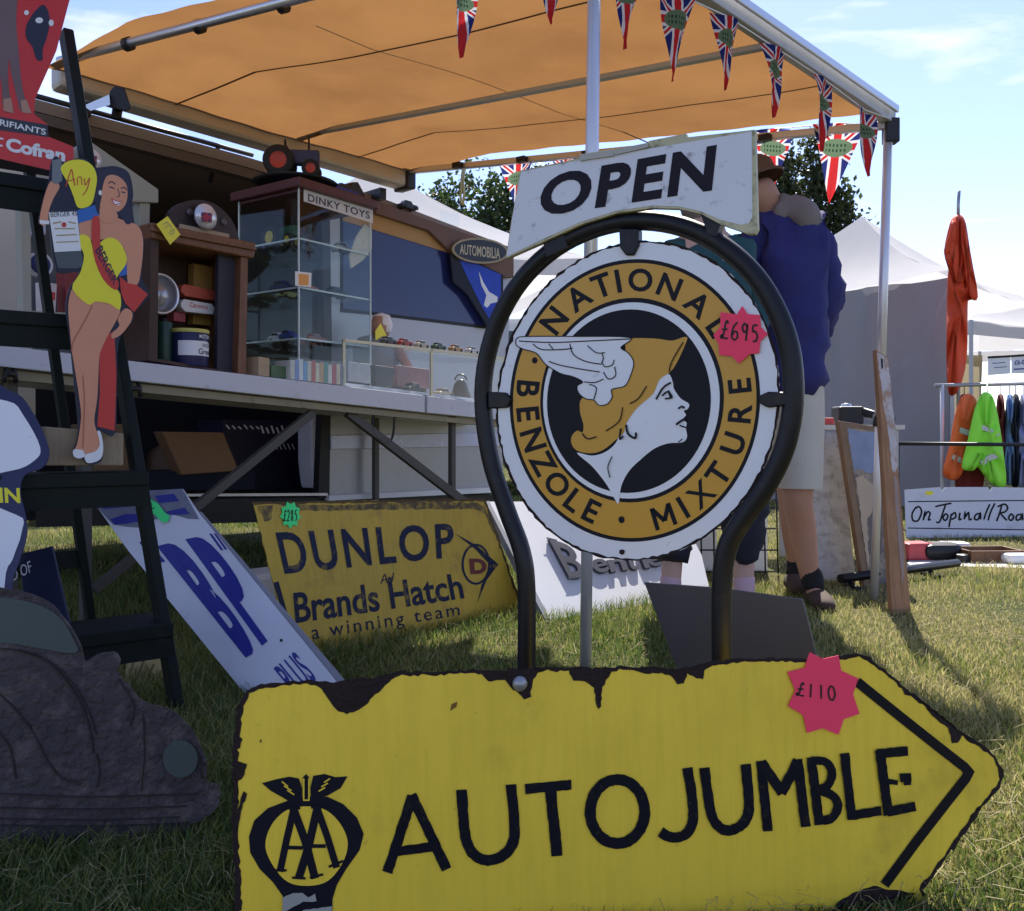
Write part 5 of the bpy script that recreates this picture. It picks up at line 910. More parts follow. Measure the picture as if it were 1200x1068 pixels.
items([('green_box', [(318, 428), (337, 430), (337, tl(337)-.4), (318, tl(318)-.4)], .06, .08, (.09, .16, .08), 'small green box left of the row of books', 'box'), ('buff_box', [(303, 418), (316, 420), (316, tl(316)-.4), (303, tl(303)-.4)], .06, .08, (.4, .3, .18), 'small buff box beside the wooden cabinet foot', 'box'),
       ('poster_card', [(66, 250), (74, 251), (74, 310), (67, 309)], .33, .01, (.5, .35, .1), 'narrow gold poster inside the pale case', 'card')])
# inside the van
def vslab(name, pts, d, th, mat, label, cat_, bevel=.004):
    pl = VP.sh(-d); fr = [pl.hit(*p) for p in pts]; return MB().poly(fr, [p-VN*th for p in fr]).lone(name, mat, min(fr, key=lambda p: p.z), label, cat_, bevel=bevel)
vslab('cardboard_box', [(110, 497), (160, 497), (160, 560), (110, 560)], .55, .3, M('cardboard', (.28, .19, .11), .8, var=.12), 'tall cardboard box standing on the van floor behind the ladder', 'box')
MB().lathe(V((VP.sh(-.62).hit(225, 560).x, VP.sh(-.62).hit(225, 560).y, .362)), [(.0001, 0), (.24, 0), (.26, .1), (.22, .22), (.12, .28), (.0001, .29)], 20).lone('brown_sack', M('sacking', (.17, .12, .09), .9, var=.25, bump=.4, bs=30), VP.sh(-.62).hit(225, 560), 'slumped brown sack inside the van door', 'sack')
cb_ = VP.sh(-.12); q = [(190, 506), (262, 507), (280, 552), (213, 557)]; fr = [cb_.hit(*p) for p in q]; lw = min(p.z for p in fr)
MB().poly(fr, [p-VN*.10 for p in fr]).lone('brown_case', M('brown_leatherette', (.21, .115, .06), .55, var=.1), cb_.hit(213, 557), 'flat brown case tilted on the van floor edge', 'case', bevel=.006)
vslab('stack_support', [(175, 553), (300, 551), (300, 575), (175, 577)], .16, .3, M('navy_blanket', (.012, .014, .028), .9, var=.2), 'folded dark blanket on the van floor under the brown case', 'blanket', bevel=.01)
o = vslab('navy_crate', [(262, 492), (362, 494), (360, 575), (264, 576)], .45, .3, M('navy_crate_paint', (.012, .014, .035), .5, var=.2), 'navy crate with small white lettering inside the van', 'crate')
pl = VP.sh(-.45); decal('worn_lettering', [], [([(265+7*i, 498+(i % 3)), (269+7*i, 503)], 1.6) for i in range(6)]+[([(306+6*i, 499+2*(i % 2)), (309+6*i, 508)], 2) for i in range(5)]+[([(322+5*i, 520), (325+5*i, 527)], 1.2) for i in range(5)], pl, wt, o, .001)
vslab('pale_cushion', [(366, 486), (380, 487), (378, 520), (379, 552), (370, 575), (366, 540)], .05, .15, M('pale_cloth', (.45, .46, .52), .8, var=.1), 'pale cushion wedged by the van door pillar', 'cushion', bevel=.02)
p = G(306, 704); MB().box(p+V((0, 0, .06)), VD*.12, VN*.10, (0, 0, .06)).lone('white_bundle', M('white_bundle', (.55, .55, .5), .8, var=.15, bump=.5, bs=18), p, 'whitish folded bundle on the grass left of the dirty yellow sign', 'bundle', bevel=.02)

# ================================================================== RIGHT HAND STALLS
def puff(name, pts, Y, th, mat, parent=None, inset=.62, lone=None, sub=1):
    """a soft cloth shape with a rounded section from an outline at distance Y"""
    pts = dens(cat(pts, 3, True), 6); n = len(pts); cx = sum(p[0] for p in pts)/n; cy = sum(p[1] for p in pts)/n; rings = []
    for k, dy in ((1., 0.), (.97, -.75), (max(inset, .8), -1.), (.4, -1.08)):
        rings.append([P(cx+(x-cx)*k, cy+(y-cy)*k, Y+dy*th/2+(th*.22*math.sin(x*.55+y*.09) if k < .99 else 0)) for x, y in pts])
    bk = [[P(cx+(x-cx)*k, cy+(y-cy)*k, Y-dy*th/2) for x, y in pts] for k, dy in ((.97, -.75), (max(inset, .8), -1.), (.4, -1.08))]
    seq = rings[::-1]+bk; mb = MB(); mb.add([p for r in seq for p in r], [[i*n+j, i*n+(j+1) % n, (i+1)*n+(j+1) % n, (i+1)*n+j] for i in range(len(seq)-1) for j in range(n)]+[list(range(n)), [(len(seq)-1)*n+j for j in range(n)]], True)
    if lone: return mb.lone(name, mat, lone[0], lone[1], lone[2], lone[3] if len(lone) > 3 else None, subsurf=0)
    return mb.build(name, mat, parent)
# plank against the pole
pk = [(1027, 410), (1041, 419), (1068, 719), (1046, 721)]; KPk = plane((1.42, 3.34), (1.58, 3.40), 5)
t = thing('peeling_plank', KPk.hit(1057, 720), 'narrow plank with peeling white paint leaning on the awning leg', 'plank')
slab('board', [pk[0], pk[1], (1050, 520), pk[2], pk[3], (1034, 520)], KPk, .022, M('plank_wood', (.36, .19, .10), .7, var=.3, streak=.4), t, bevel=.002)
decal('old_paint', [[(1027.5, 412), (1040, 420), (1044, 455), (1049, 500), (1052, 545), (1049, 555), (1046, 553), (1043, 530), (1041, 505), (1036, 480), (1031, 440)]], [], KPk, M('flaking_paint', (.52, .47, .48), .7, var=.25, vs_=20, dirt=.8, dcol=(.36, .2, .11), ds=22, dth=.52), t, .0008, jit=.6)
decal('paint_streak', [[(1047, 555), (1051, 560), (1060, 660), (1058, 690), (1053, 640)]], [], KPk, M('pink_grey_paint', (.33, .24, .22), .7, var=.2), t, .0008, jit=.5)
decal('slot', [[(1032, 420), (1034.5, 421), (1035, 431), (1033, 433)]], [], KPk, m_pen, t, .0014)
# framed mirror, metal sheet
MP = plane((1.50, 3.92), (1.68, 3.98), 10); t = thing('framed_panel', MP.hit(1028, 690), 'worn wooden framed panel with peeling picture behind the awning leg', 'frame')
slab('frame', [(983, 493), (1046, 503), (1050, 520), (1050, 686), (1013, 690)], MP, .03, M('frame_wood', (.22, .14, .08), .6, var=.3, streak=.3), t, bevel=.003)
slab('picture', [(992, 501), (1042, 508), (1045, 683), (1020, 684)], MP, .006, M('scraped_grey', (.14, .12, .11), .6, var=.5, vs_=9, dirt=.8, dcol=(.42, .33, .24), ds=8, dth=.5), t, off=.002)
decal('blue_grey_patch', [[(993, 503), (1040, 509), (1042, 560), (1036, 562), (1030, 550), (1020, 556), (1010, 550), (1001, 552)]], [], MP, M('blue_grey_paint', (.22, .26, .38), .6, var=.35, vs_=14), t, .0028, jit=1)
decal('buff_patch', [[(1003, 560), (1012, 556), (1018, 640), (1018, 676)], [(1012, 560), (1024, 570), (1022, 600), (1015, 610)]], [], MP, M('buff_scrape', (.46, .36, .26), .7, var=.2), t, .0028, jit=.8)
ZP = plane((1.36, 4.08), (1.58, 4.12), 9); q = [(938, 505), (985, 508), (1004, 692), (944, 698)]; fr = [ZP.hit(*p) for p in q]
MB().poly(fr, [p-ZP.n*.012 for p in fr]).lone('metal_sheet', M('lichened_metal', (.38, .42, .46), .6, .2, var=.3, vs_=12, dirt=.6, dcol=(.20, .20, .20), ds=22, dth=.52), ZP.hit(970, 694), 'mottled grey metal sheet leaning beside the framed panel', 'sheet')
# side table behind with black things
t = thing('side_table', (1.85, 5.1, 0), 'small low table behind the metal sheet carrying black boxes', 'table')
MB().bx(1.45, 2.15, 4.9, 5.4, .70, .725).build('table_top', M('side_table_white', (.55, .53, .5), .6), t)
for x in (1.49, 2.11):
    for y in (4.94, 5.36): MB().bx(x-.015, x+.015, y-.015, y+.015, 0, .70).build('leg', m_steel, t)
t = thing('black_camera_box', (1.93, 5.05, .726), 'black boxy projector on the small table behind the metal sheet', 'projector'); MB().bx(1.82, 1.96, 4.98, 5.12, .726, .83).build('body', m_plastic, t, bevel=.012); MB().tube([V((1.95, 5.0, .80)), V((2.12, 4.98, .745))], .026, 10).build('arm', m_plastic, t); MB().lathe((1.88, 5.04, .83), [(.03, 0), (.026, .015), (.0001, .018)], 14).build('dial', m_alu, t)
MB().bx(1.60, 1.78, 4.95, 5.1, .726, .765).lone('red_box', M('box_red', (.45, .05, .05), .5), (1.69, 5.02, .726), 'small red box at the edge of the table behind the man', 'box', bevel=.004)
# low black rail lying on the grass
a, b = G(985, 692), G(1122, 672); t = thing('black_bar', (a+b)/2, 'black metal bar with feet lying on the grass behind the awning leg', 'bar')
MB().tube([a+V((0, 0, .05)), b+V((0, 0, .05))], .02, 8).build('tube', m_black, t)
for k in (.08, .75): p = a.lerp(b, k); MB().tube([p+V((0, -.1, .012)), p+V((0, .1, .012))], .012, 6).tube([p+V((0, 0, .012)), p+V((0, 0, .05))], .012, 6).build('foot', m_black, t)
# wire rack with white boards
t = thing('wire_rack', P(850, 690, 4.3)+V((0, 0, -.0)), 'black wire grid rack behind the legs of the person in dark trousers', 'rack'); t.location.z = 0
Y = 4.25; x0, x1 = P(792, 600, Y).x, P(912, 600, Y).x; mb = MB()
for i in range(9): x = x0+(x1-x0)*i/8; mb.tube([V((x, Y, .01)), V((x+.02, Y+.12, .62))], .004, 6)
for i in range(7): z = .02+.1*i; mb.tube([V((x0, Y+.02*i, z)), V((x1, Y+.02*i, z))], .004, 6)
mb.build('wire_grid', m_black, t, kind='stuff')
for i in range(2): MB().bx(x0+.02+.25*i, x0+.23+.25*i, Y+.16, Y+.17, .0, .5).lone('white_card_panel', m_paper, (x0+.1+.25*i, Y+.165, 0), ['white panel behind the wire rack, nearer the hoop', 'white panel behind the wire rack, nearer the bare leg'][i], 'panel')
# white road sign
WS = plane((2.56, 5.83), (3.7, 5.95), 6); t = thing('white_road_sign', WS.hit(1150, 630), 'long white sign with black script lettering on the grass at the right', 'sign')
slab('panel', [(1060, 574), (1102, 571), (1104, 576), (1108, 571), (1158, 571), (1160, 576), (1163, 571), (1275, 573), (1275, 631), (1062, 631)], WS, .004, M('sign_white_blue', (.58, .59, .66), .35, var=.05, dirt=.4, dcol=(.3, .28, .25), ds=9), t)
decal('border', [], [([(1064, 588), (1272, 586)], 1.3), ([(1064, 619), (1272, 622)], 1.3)], WS, m_ink, t, .0008)
sw = lambda pts: cat(pts, 5)
script = [[(1074, 594), (1069, 602), (1070, 610), (1076, 610), (1080, 600), (1077, 594), (1073, 596)], [(1082, 610), (1084, 600), (1083, 606), (1087, 600), (1090, 602), (1088, 609), (1091, 609)], [(1096, 594), (1104, 592), (1115, 590)], [(1108, 592), (1104, 604), (1101, 612), (1097, 612)], [(1108, 602), (1105, 607), (1108, 610), (1111, 605), (1108, 602)], [(1115, 602), (1112, 618)], [(1115, 604), (1119, 601), (1120, 606), (1115, 609)], [(1125, 601), (1124, 609), (1127, 608)], [(1130, 609), (1131, 601), (1131, 606), (1135, 601), (1136, 609), (1139, 608)], [(1149, 602), (1144, 603), (1142, 608), (1146, 609), (1149, 602), (1149, 609)], [(1153, 609), (1156, 600), (1160, 591)], [(1158, 610), (1161, 600), (1166, 590)], [(1168, 611), (1172, 600), (1174, 592)], [(1169, 594), (1177, 591), (1181, 595), (1178, 600), (1173, 602), (1180, 610)], [(1185, 602), (1182, 607), (1185, 610), (1188, 606), (1185, 602)], [(1197, 603), (1192, 604), (1191, 609), (1195, 609), (1198, 603), (1198, 610)], [(1206, 603), (1202, 604), (1201, 609), (1205, 609), (1210, 593)]]
decal('script_lettering', [], [(sw(p), 2.1) for p in script], WS, m_ink, t, .0010)
decal('yellow_spot', [ell((1089, 578), 5, 2.5, 12)], [], WS, yl, t, .0008)
# goods on a ground sheet
a = G(1055, 662); b = G(1260, 662); MB().poly([G(1062, 662, .004), G(1280, 668, .004), G(1280, 652, .004), G(1070, 650, .004)], [G(1062, 662, .001), G(1280, 668, .001), G(1280, 652, .001), G(1070, 650, .001)]).lone('ground_sheet', M('white_sheet', (.55, .53, .5), .8, var=.1), G(1150, 658), 'pale sheet spread on the grass in front of the white road sign', 'sheet')
def gbox(name, px, py, wd, dp, ht, mat, label, ct, rot=0., zb=.005, bevel=.01):
    p = G(px, py, zb); c_, s_ = math.cos(rot), math.sin(rot); return MB().box(p+V((0, 0, ht/2)), V((c_, s_, 0))*wd/2, V((-s_, c_, 0))*dp/2, (0, 0, ht/2)).lone(name, mat, p, label, ct, bevel=bevel)
gbox('red_tin_box', 1072, 655, .16, .12, .09, M('red_white_tin', (.45, .06, .07), .4, var=.5, vs_=14), 'red and white tin box on the sheet beside the plank', 'box', .2)
gbox('black_bag', 1100, 655, .22, .14, .09, m_plastic, 'black bag slumped on the sheet in front of the white road sign', 'bag', .1, bevel=.04)
gbox('white_carton', 1118, 650, .14, .1, .07, m_paper, 'white carton on the sheet behind the black bag', 'box', -.1)
t = thing('wooden_tray', G(1156, 656), 'open wooden tray with dark tools on the sheet', 'tray'); p = G(1156, 656, .005)
MB().box(p+V((0, 0, .01)), (.14, .01, 0), (-.01, .1, 0), (0, 0, .01)).build('base', m_wood, t)
for sg in (-1, 1): MB().box(p+V((0, sg*.1, .03)), (.14, .01, 0), (0, .006, 0), (0, 0, .03)).build('side', m_wood, t); MB().box(p+V((sg*.14, 0, .03)), (.006, 0, 0), (0, .1, 0), (0, 0, .03)).build('end', m_wood, t)
gbox('dark_toolbox', 1134, 658, .13, .06, .04, m_plastic, 'small dark toolbox between the black bag and the wooden tray', 'box', .5); gbox('pale_folded_cloth', 1190, 659, .16, .14, .05, m_paper, 'pale folded cloth at the right end of the sheet', 'cloth', .1, bevel=.02)
# clothes rail
t = thing('clothes_rail', (3.95, 7.2, 0), 'clothes rail under the open gazebo', 'rail'); MB().tube([P(1095, 452, 7.25), P(1290, 448, 7.3)], .015, 8).build('top_bar', m_steel, t)
for px in (1104, 1285): p = P(px, 451, 7.25); MB().tube([V((p.x, p.y, 0)), p], .016, 8).build('upright', M('rail_white', (.6, .6, .62), .4), t); MB().tube([V((p.x, p.y-.25, .015)), V((p.x, p.y+.25, .015))], .015, 6).build('foot', m_steel, t)
m_hg = M('hi_vis_green', (.30, .85, .06), .6, var=.1, vs_=5, bump=.3, bs=8); m_ho = M('hi_vis_orange', (.90, .17, .04), .6, var=.1, vs_=5, bump=.3, bs=8); m_refl = M('reflective_tape', (.55, .56, .55), .35, var=.05)
def garment(label, body, Y, mat, bands, group='clothes on the rail', th=.12, name='jacket'):
    t = thing(name, P(body[0][0], max(p[1] for p in body), Y), label, 'jacket', group); puff('cloth', body, Y, th, mat, t)
    for bn in bands: slab('reflective_band', bn, Pl((0, Y, 0), (0, -1, 0)), .03, m_refl, t, off=th/2+.012)
    MB().tube([P(body[0][0], body[0][1], Y), P(body[0][0], 450, 7.26)], .004, 5).build('hanger_hook', m_steel, t); return t
garment('fluorescent orange jacket with reflective bands at the left of the rail', [(1138, 462), (1146, 475), (1142, 500), (1133, 540), (1122, 562), (1105, 556), (1113, 520), (1118, 490), (1126, 466)], 7.15, m_ho, [[(1126, 501), (1137, 505), (1136, 511), (1124, 507)], [(1113, 531), (1128, 537), (1126, 543), (1111, 536)]])
garment('fluorescent green jacket with grey reflective bands on the rail', [(1157, 460), (1164, 466), (1170, 490), (1176, 530), (1179, 568), (1166, 570), (1155, 560), (1146, 548), (1140, 552), (1127, 548), (1133, 520), (1142, 480), (1150, 462)], 7.0, m_hg, [[(1141, 495), (1156, 500), (1171, 507), (1170, 512), (1155, 505), (1140, 501)], [(1149, 541), (1160, 533), (1174, 530), (1174, 536), (1162, 539), (1152, 546)]])
garment('dark red jacket hanging behind the fluorescent ones', [(1130, 462), (1140, 470), (1150, 520), (1152, 572), (1120, 572), (1122, 520), (1124, 470)], 7.35, M('dark_red_cloth', (.20, .03, .03), .8, var=.15), [])
for i, (px, cl, lab) in enumerate(((1172, (.14, .02, .02), 'maroon shirt next to the green jacket on the rail'), (1183, (.20, .32, .55), 'pale blue shirt hanging on the rail'), (1190, (.015, .018, .03), 'dark navy jacket hanging beside the pale blue shirt'), (1199, (.24, .27, .45), 'lavender blue shirt hanging at the right end of the rail'), (1212, (.03, .03, .035), 'black coat at the very right of the rail'))):
    garment(lab, [(px, 462), (px+5, 470), (px+6, 520), (px+5, 560+i*3), (px-5, 562+i*3), (px-6, 520), (px-4, 470)], 7.28, M('cloth_%d' % i, cl, .85, var=.15, bump=.2, bs=10), [], th=.3)
# barrier bar
t = thing('barrier_rail', (3.3, 6.6, 0), 'thin black horizontal barrier rail in front of the clothes', 'rail'); MB().tube([P(1050, 520, 6.6), P(1290, 522, 6.6)], .014, 8).build('bar', m_plastic, t)
for px in (1052, 1280): p = P(px, 520, 6.6); MB().tube([V((p.x, p.y, 0)), p], .014, 8).build('post', m_plastic, t)
# orange coverall
t = thing('orange_coverall', P(1127, 462, 7.6), 'orange coverall hung high on a hook at the gazebo corner', 'coverall'); m_oc = M('orange_cotton', (.62, .065, .02), .75, var=.15, vs_=6, bump=.5, bs=7)
puff('body', [(1119, 253), (1126, 252), (1132, 262), (1138, 300), (1146, 346), (1136, 352), (1134, 360), (1133, 420), (1124, 456), (1112, 462), (1109, 420), (1110, 330), (1112, 315), (1106, 296), (1113, 262)], 7.6, .2, m_oc, t, inset=.6)
puff('sleeve', [(1126, 256), (1132, 270), (1140, 310), (1146, 348), (1138, 350), (1132, 330), (1127, 290)], 7.5, .12, m_oc, t); puff('sleeve', [(1116, 258), (1112, 275), (1106, 294), (1112, 306), (1118, 320), (1121, 330), (1124, 300), (1122, 270)], 7.5, .1, m_oc, t)
MB().tube([P(1123, 256, 7.6), P(1123, 240, 7.6), P(1124, 224, 7.6)], .014, 6).build('hook', m_steel, t); MB().tube([P(1123, 254, 7.62), V((P(1123, 254, 7.62).x, 7.62, 0))], .016, 8).build('pole', m_steel, t)
# price board
pl = Pl((0, 7.1, 0), (0, -1, 0)); t = thing('price_board', pl.hit(1190, 440), 'white price cards hanging under the open gazebo', 'sign')
slab('card', [(1158, 420), (1184, 418), (1184, 438), (1158, 440)], pl, .004, m_paper, t); slab('card', [(1185.5, 418), (1225, 416), (1225, 437), (1185.5, 438)], pl, .004, m_paper, t)
text('lettering', '£6-00 EACH', [(1189, 422), (1222, 420.5), (1222, 426), (1189, 428)], pl, m_blue, t, .002, bold=.02); decal('scribble', [], [([(1163, 426), (1178, 425)], .8), ([(1165, 431), (1180, 430)], .8), ([(1188, 433), (1220, 431)], 1.5)], pl, m_blue, t, .002)
MB().tube([P(1158, 419, 7.1), P(1240, 414, 7.1)], .01, 6).build('string_bar', m_plastic, t)

# ================================================================== PEOPLE
def skin(name, V_, E_, mat, parent, sub=2, root=0):
    """one continuous surface grown round a skeleton; V_: (px,py,Y,rx,ry)"""
    o_ = org(parent); me = bpy.data.meshes.new(name); me.from_pydata([P(v[0], v[1], v[2])-o_ for v in V_], E_, []); o = bpy.data.objects.new(name, me); COL.objects.link(o); o.parent = parent
    md = o.modifiers.new('skin', 'SKIN'); md.use_smooth_shade = True; sv = me.skin_vertices[0].data
    for i, v in enumerate(V_): sv[i].radius = (v[3], v[4] if len(v) > 4 else v[3]); sv[i].use_root = (i == root)
    s_ = o.modifiers.new('sub', 'SUBSURF'); s_.levels = sub; s_.render_levels = sub; me.materials.append(mat)
    if name in ('jacket', 'hood', 'shorts', 'trousers'):
        tx = bpy.data.textures.get('folds') or bpy.data.textures.new('folds', 'CLOUDS'); tx.noise_scale = .075; d_ = o.modifiers.new('folds', 'DISPLACE'); d_.texture = tx; d_.texture_coords = 'LOCAL'; d_.strength = .075; d_.mid_level = .5
    return o
m_nv = M('navy_jacket_cloth', (.026, .028, .14), .8, var=.35, vs_=6, bump=1., bs=7)
m_cr = M('cream_cotton', (.52, .49, .43), .85, var=.1, bump=.3, bs=20)
Ym = 3.58
t = thing('person', G(955, 706), 'person from behind in navy jacket, cream shorts and black socks beside the hoop', 'person')
skin('body', [(928, 462, Ym, .095, .09), (926, 390, Ym, .11, .09), (924, 310, Ym, .12, .10), (918, 262, Ym, .085, .08), (906, 244, Ym-.01, .052), (888, 226, Ym-.02, .072, .082), (882, 212, Ym-.02, .058, .066),
     (942, 480, Ym-.02, .09), (934, 585, Ym-.06, .062), (940, 620, Ym-.02, .060), (950, 682, Ym-.02, .038), (958, 703, Ym-.06, .035, .03), (918, 480, Ym+.08, .08), (926, 580, Ym+.20, .055), (928, 618, Ym+.24, .05), (934, 668, Ym+.26, .036), (930, 684, Ym+.20, .034, .03),
     (946, 272, Ym, .042), (966, 350, Ym-.01, .036), (940, 395, Ym+.16, .035), (925, 400, Ym+.24, .03, .02), (894, 272, Ym, .042), (870, 350, Ym+.01, .036), (880, 400, Ym+.16, .035), (890, 405, Ym+.24, .03, .02)],
     [(0, 1), (1, 2), (2, 3), (3, 4), (4, 5), (5, 6), (0, 7), (7, 8), (8, 9), (9, 10), (10, 11), (0, 12), (12, 13), (13, 14), (14, 15), (15, 16), (3, 17), (17, 18), (18, 19), (19, 20), (3, 21), (21, 22), (22, 23), (23, 24)], m_skin, t)
jk = skin('jacket', [(929, 474, Ym, .15, .135), (928, 440, Ym, .165, .14), (927, 400, Ym, .18, .15), (925, 330, Ym, .185, .155), (920, 270, Ym, .15, .13), (909, 246, Ym, .075, .075), (950, 268, Ym, .085), (972, 345, Ym-.03, .068), (966, 378, Ym-.01, .062), (940, 398, Ym+.18, .05), (893, 262, Ym, .08), (868, 345, Ym, .065), (880, 398, Ym+.17, .05)],
     [(0, 1), (1, 2), (2, 3), (3, 4), (4, 5), (4, 6), (6, 7), (7, 8), (8, 9), (4, 10), (10, 11), (11, 12)], m_nv, t)
skin('hood', [(906, 246, Ym-.04, .04, .05), (922, 246, Ym-.06, .055, .065), (940, 250, Ym-.075, .065, .07), (954, 260, Ym-.06, .055, .06), (962, 274, Ym-.04, .03, .035)], [(0, 1), (1, 2), (2, 3), (3, 4)], M('grey_hood', (.20, .17, .17), .85, var=.15, bump=.3, bs=14), jk)
sh_ = MB()
for q in ([(930, 428, Ym), (932, 460, Ym-.01), (937, 505, Ym-.03), (938, 545, Ym-.05), (938, 573, Ym-.055)], [(924, 432, Ym+.02), (921, 465, Ym+.06), (922, 505, Ym+.12), (925, 540, Ym+.17), (926, 562, Ym+.19)]): sh_.tube([P(*p) for p in cat(q, 4)], list(np.interp(np.linspace(0, 1, 17), [0, .3, .6, 1], [.118, .108, .088, .082])), 18, cap=False)
sh_.build('shorts', m_cr, t)
for a_, b_, c_ in (((949, 660, Ym-.02), (952, 686, Ym-.02), (958, 704, Ym-.06)), ((934, 648, Ym+.26), (934, 670, Ym+.26), (930, 685, Ym+.2))):
    skin('sock', [(*a_, .05), (*b_, .048), (c_[0], c_[1]-8, c_[2], .04)], [(0, 1), (1, 2)], M('black_sock', (.014, .014, .016), .9), t); sx = 1 if a_[0] > 920 else -1
    skin('shoe', [(b_[0]-3*sx, b_[1]+10, b_[2]+.03, .046, .05), (c_[0], c_[1]-3, c_[2]+.02, .05, .045), (c_[0]+8*sx, c_[1]+4, c_[2]-.10, .048, .036), (c_[0]+11*sx, c_[1]+9, c_[2]-.17, .036, .026)], [(0, 1), (1, 2), (2, 3)], M('brown_suede', (.055, .035, .025), .85, var=.2), t)
hatb = P(884, 213, Ym-.02); MB().lathe(hatb, [(.115, -.01), (.12, 0), (.095, .012), (.09, .06), (.065, .085), (.0001, .09)], 24, (-.35, .15, 1)).build('hat', M('brown_felt', (.12, .065, .04), .9, var=.15), t)
hd = bpy.data.objects['body'] if False else t
for sx in (-1, 1): skin('ear', [(888+sx*21, 228, Ym-.02, .012, .02), (888+sx*22, 234, Ym-.02, .008, .014)], [(0, 1)], m_skin, t, 1)
# second person behind the roundel
t = thing('person', P(828, 694, 3.9)*1, 'person in teal jacket and dark cropped trousers mostly hidden by the round sign', 'person'); t.location.z = 0; Yw = 3.32
m_sk2 = M('skin_pale', (.50, .32, .27), .6, var=.1)
gz = HZ+H*F/Yw
skin('body', [(828, 440, Yw, .14, .11), (828, 370, Yw, .13, .1), (828, 300, Yw, .15, .11), (828, 272, Yw, .06), (826, 246, Yw, .08, .09), (826, 228, Yw, .06, .07), (806, 470, Yw, .08), (790, 580, Yw, .055), (786, gz-20, Yw, .036), (784, gz-8, Yw-.12, .034, .028), (852, 470, Yw, .08), (870, 580, Yw, .055), (872, gz-20, Yw, .036), (874, gz-8, Yw-.12, .034, .028), (868, 300, Yw, .055), (882, 370, Yw, .04), (868, 430, Yw-.1, .032), (862, 446, Yw-.12, .028, .018), (788, 300, Yw, .055), (776, 370, Yw, .04), (790, 430, Yw-.1, .032), (796, 446, Yw-.12, .028, .018)],
     [(0, 1), (1, 2), (2, 3), (3, 4), (4, 5), (0, 6), (6, 7), (7, 8), (8, 9), (0, 10), (10, 11), (11, 12), (12, 13), (2, 14), (14, 15), (15, 16), (16, 17), (2, 18), (18, 19), (19, 20), (20, 21)], m_sk2, t)
skin('jacket', [(828, 452, Yw, .17, .14), (828, 380, Yw, .165, .13), (828, 306, Yw, .17, .13), (828, 280, Yw, .075), (866, 300, Yw, .08), (886, 368, Yw, .062), (870, 425, Yw-.1, .05), (790, 300, Yw, .08), (772, 368, Yw, .062), (788, 425, Yw-.1, .05)], [(0, 1), (1, 2), (2, 3), (2, 4), (4, 5), (5, 6), (2, 7), (7, 8), (8, 9)], M('teal_jacket', (.018, .07, .085), .75, var=.25, bump=.3, bs=12), t)
skin('trousers', [(828, 450, Yw, .15, .13), (806, 490, Yw, .10), (791, 580, Yw, .085), (787, 664, Yw, .078), (852, 490, Yw, .10), (869, 580, Yw, .085), (872, 664, Yw, .078)], [(0, 1), (1, 2), (2, 3), (0, 4), (4, 5), (5, 6)], M('dark_trousers', (.016, .017, .028), .85, var=.25, bump=.3, bs=14), t)
for px in (786, 872):
    skin('sock', [(px, 668, Yw, .044), (px, gz-18, Yw, .042)], [(0, 1)], M('pink_sock', (.50, .34, .40), .85, var=.1), t)
    skin('shoe', [(px, gz-12, Yw+.02, .045, .05), (px, gz-8, Yw-.1, .045, .036), (px, gz-6, Yw-.18, .034, .026)], [(0, 1), (1, 2)], m_plastic, t)
MB().lathe(P(826, 240, Yw), [(.0001, .115), (.06, .1), (.092, .05), (.095, 0), (.08, -.05), (.05, -.08)], 20).build('hair', M('grey_hair', (.18, .16, .14), .8), t)

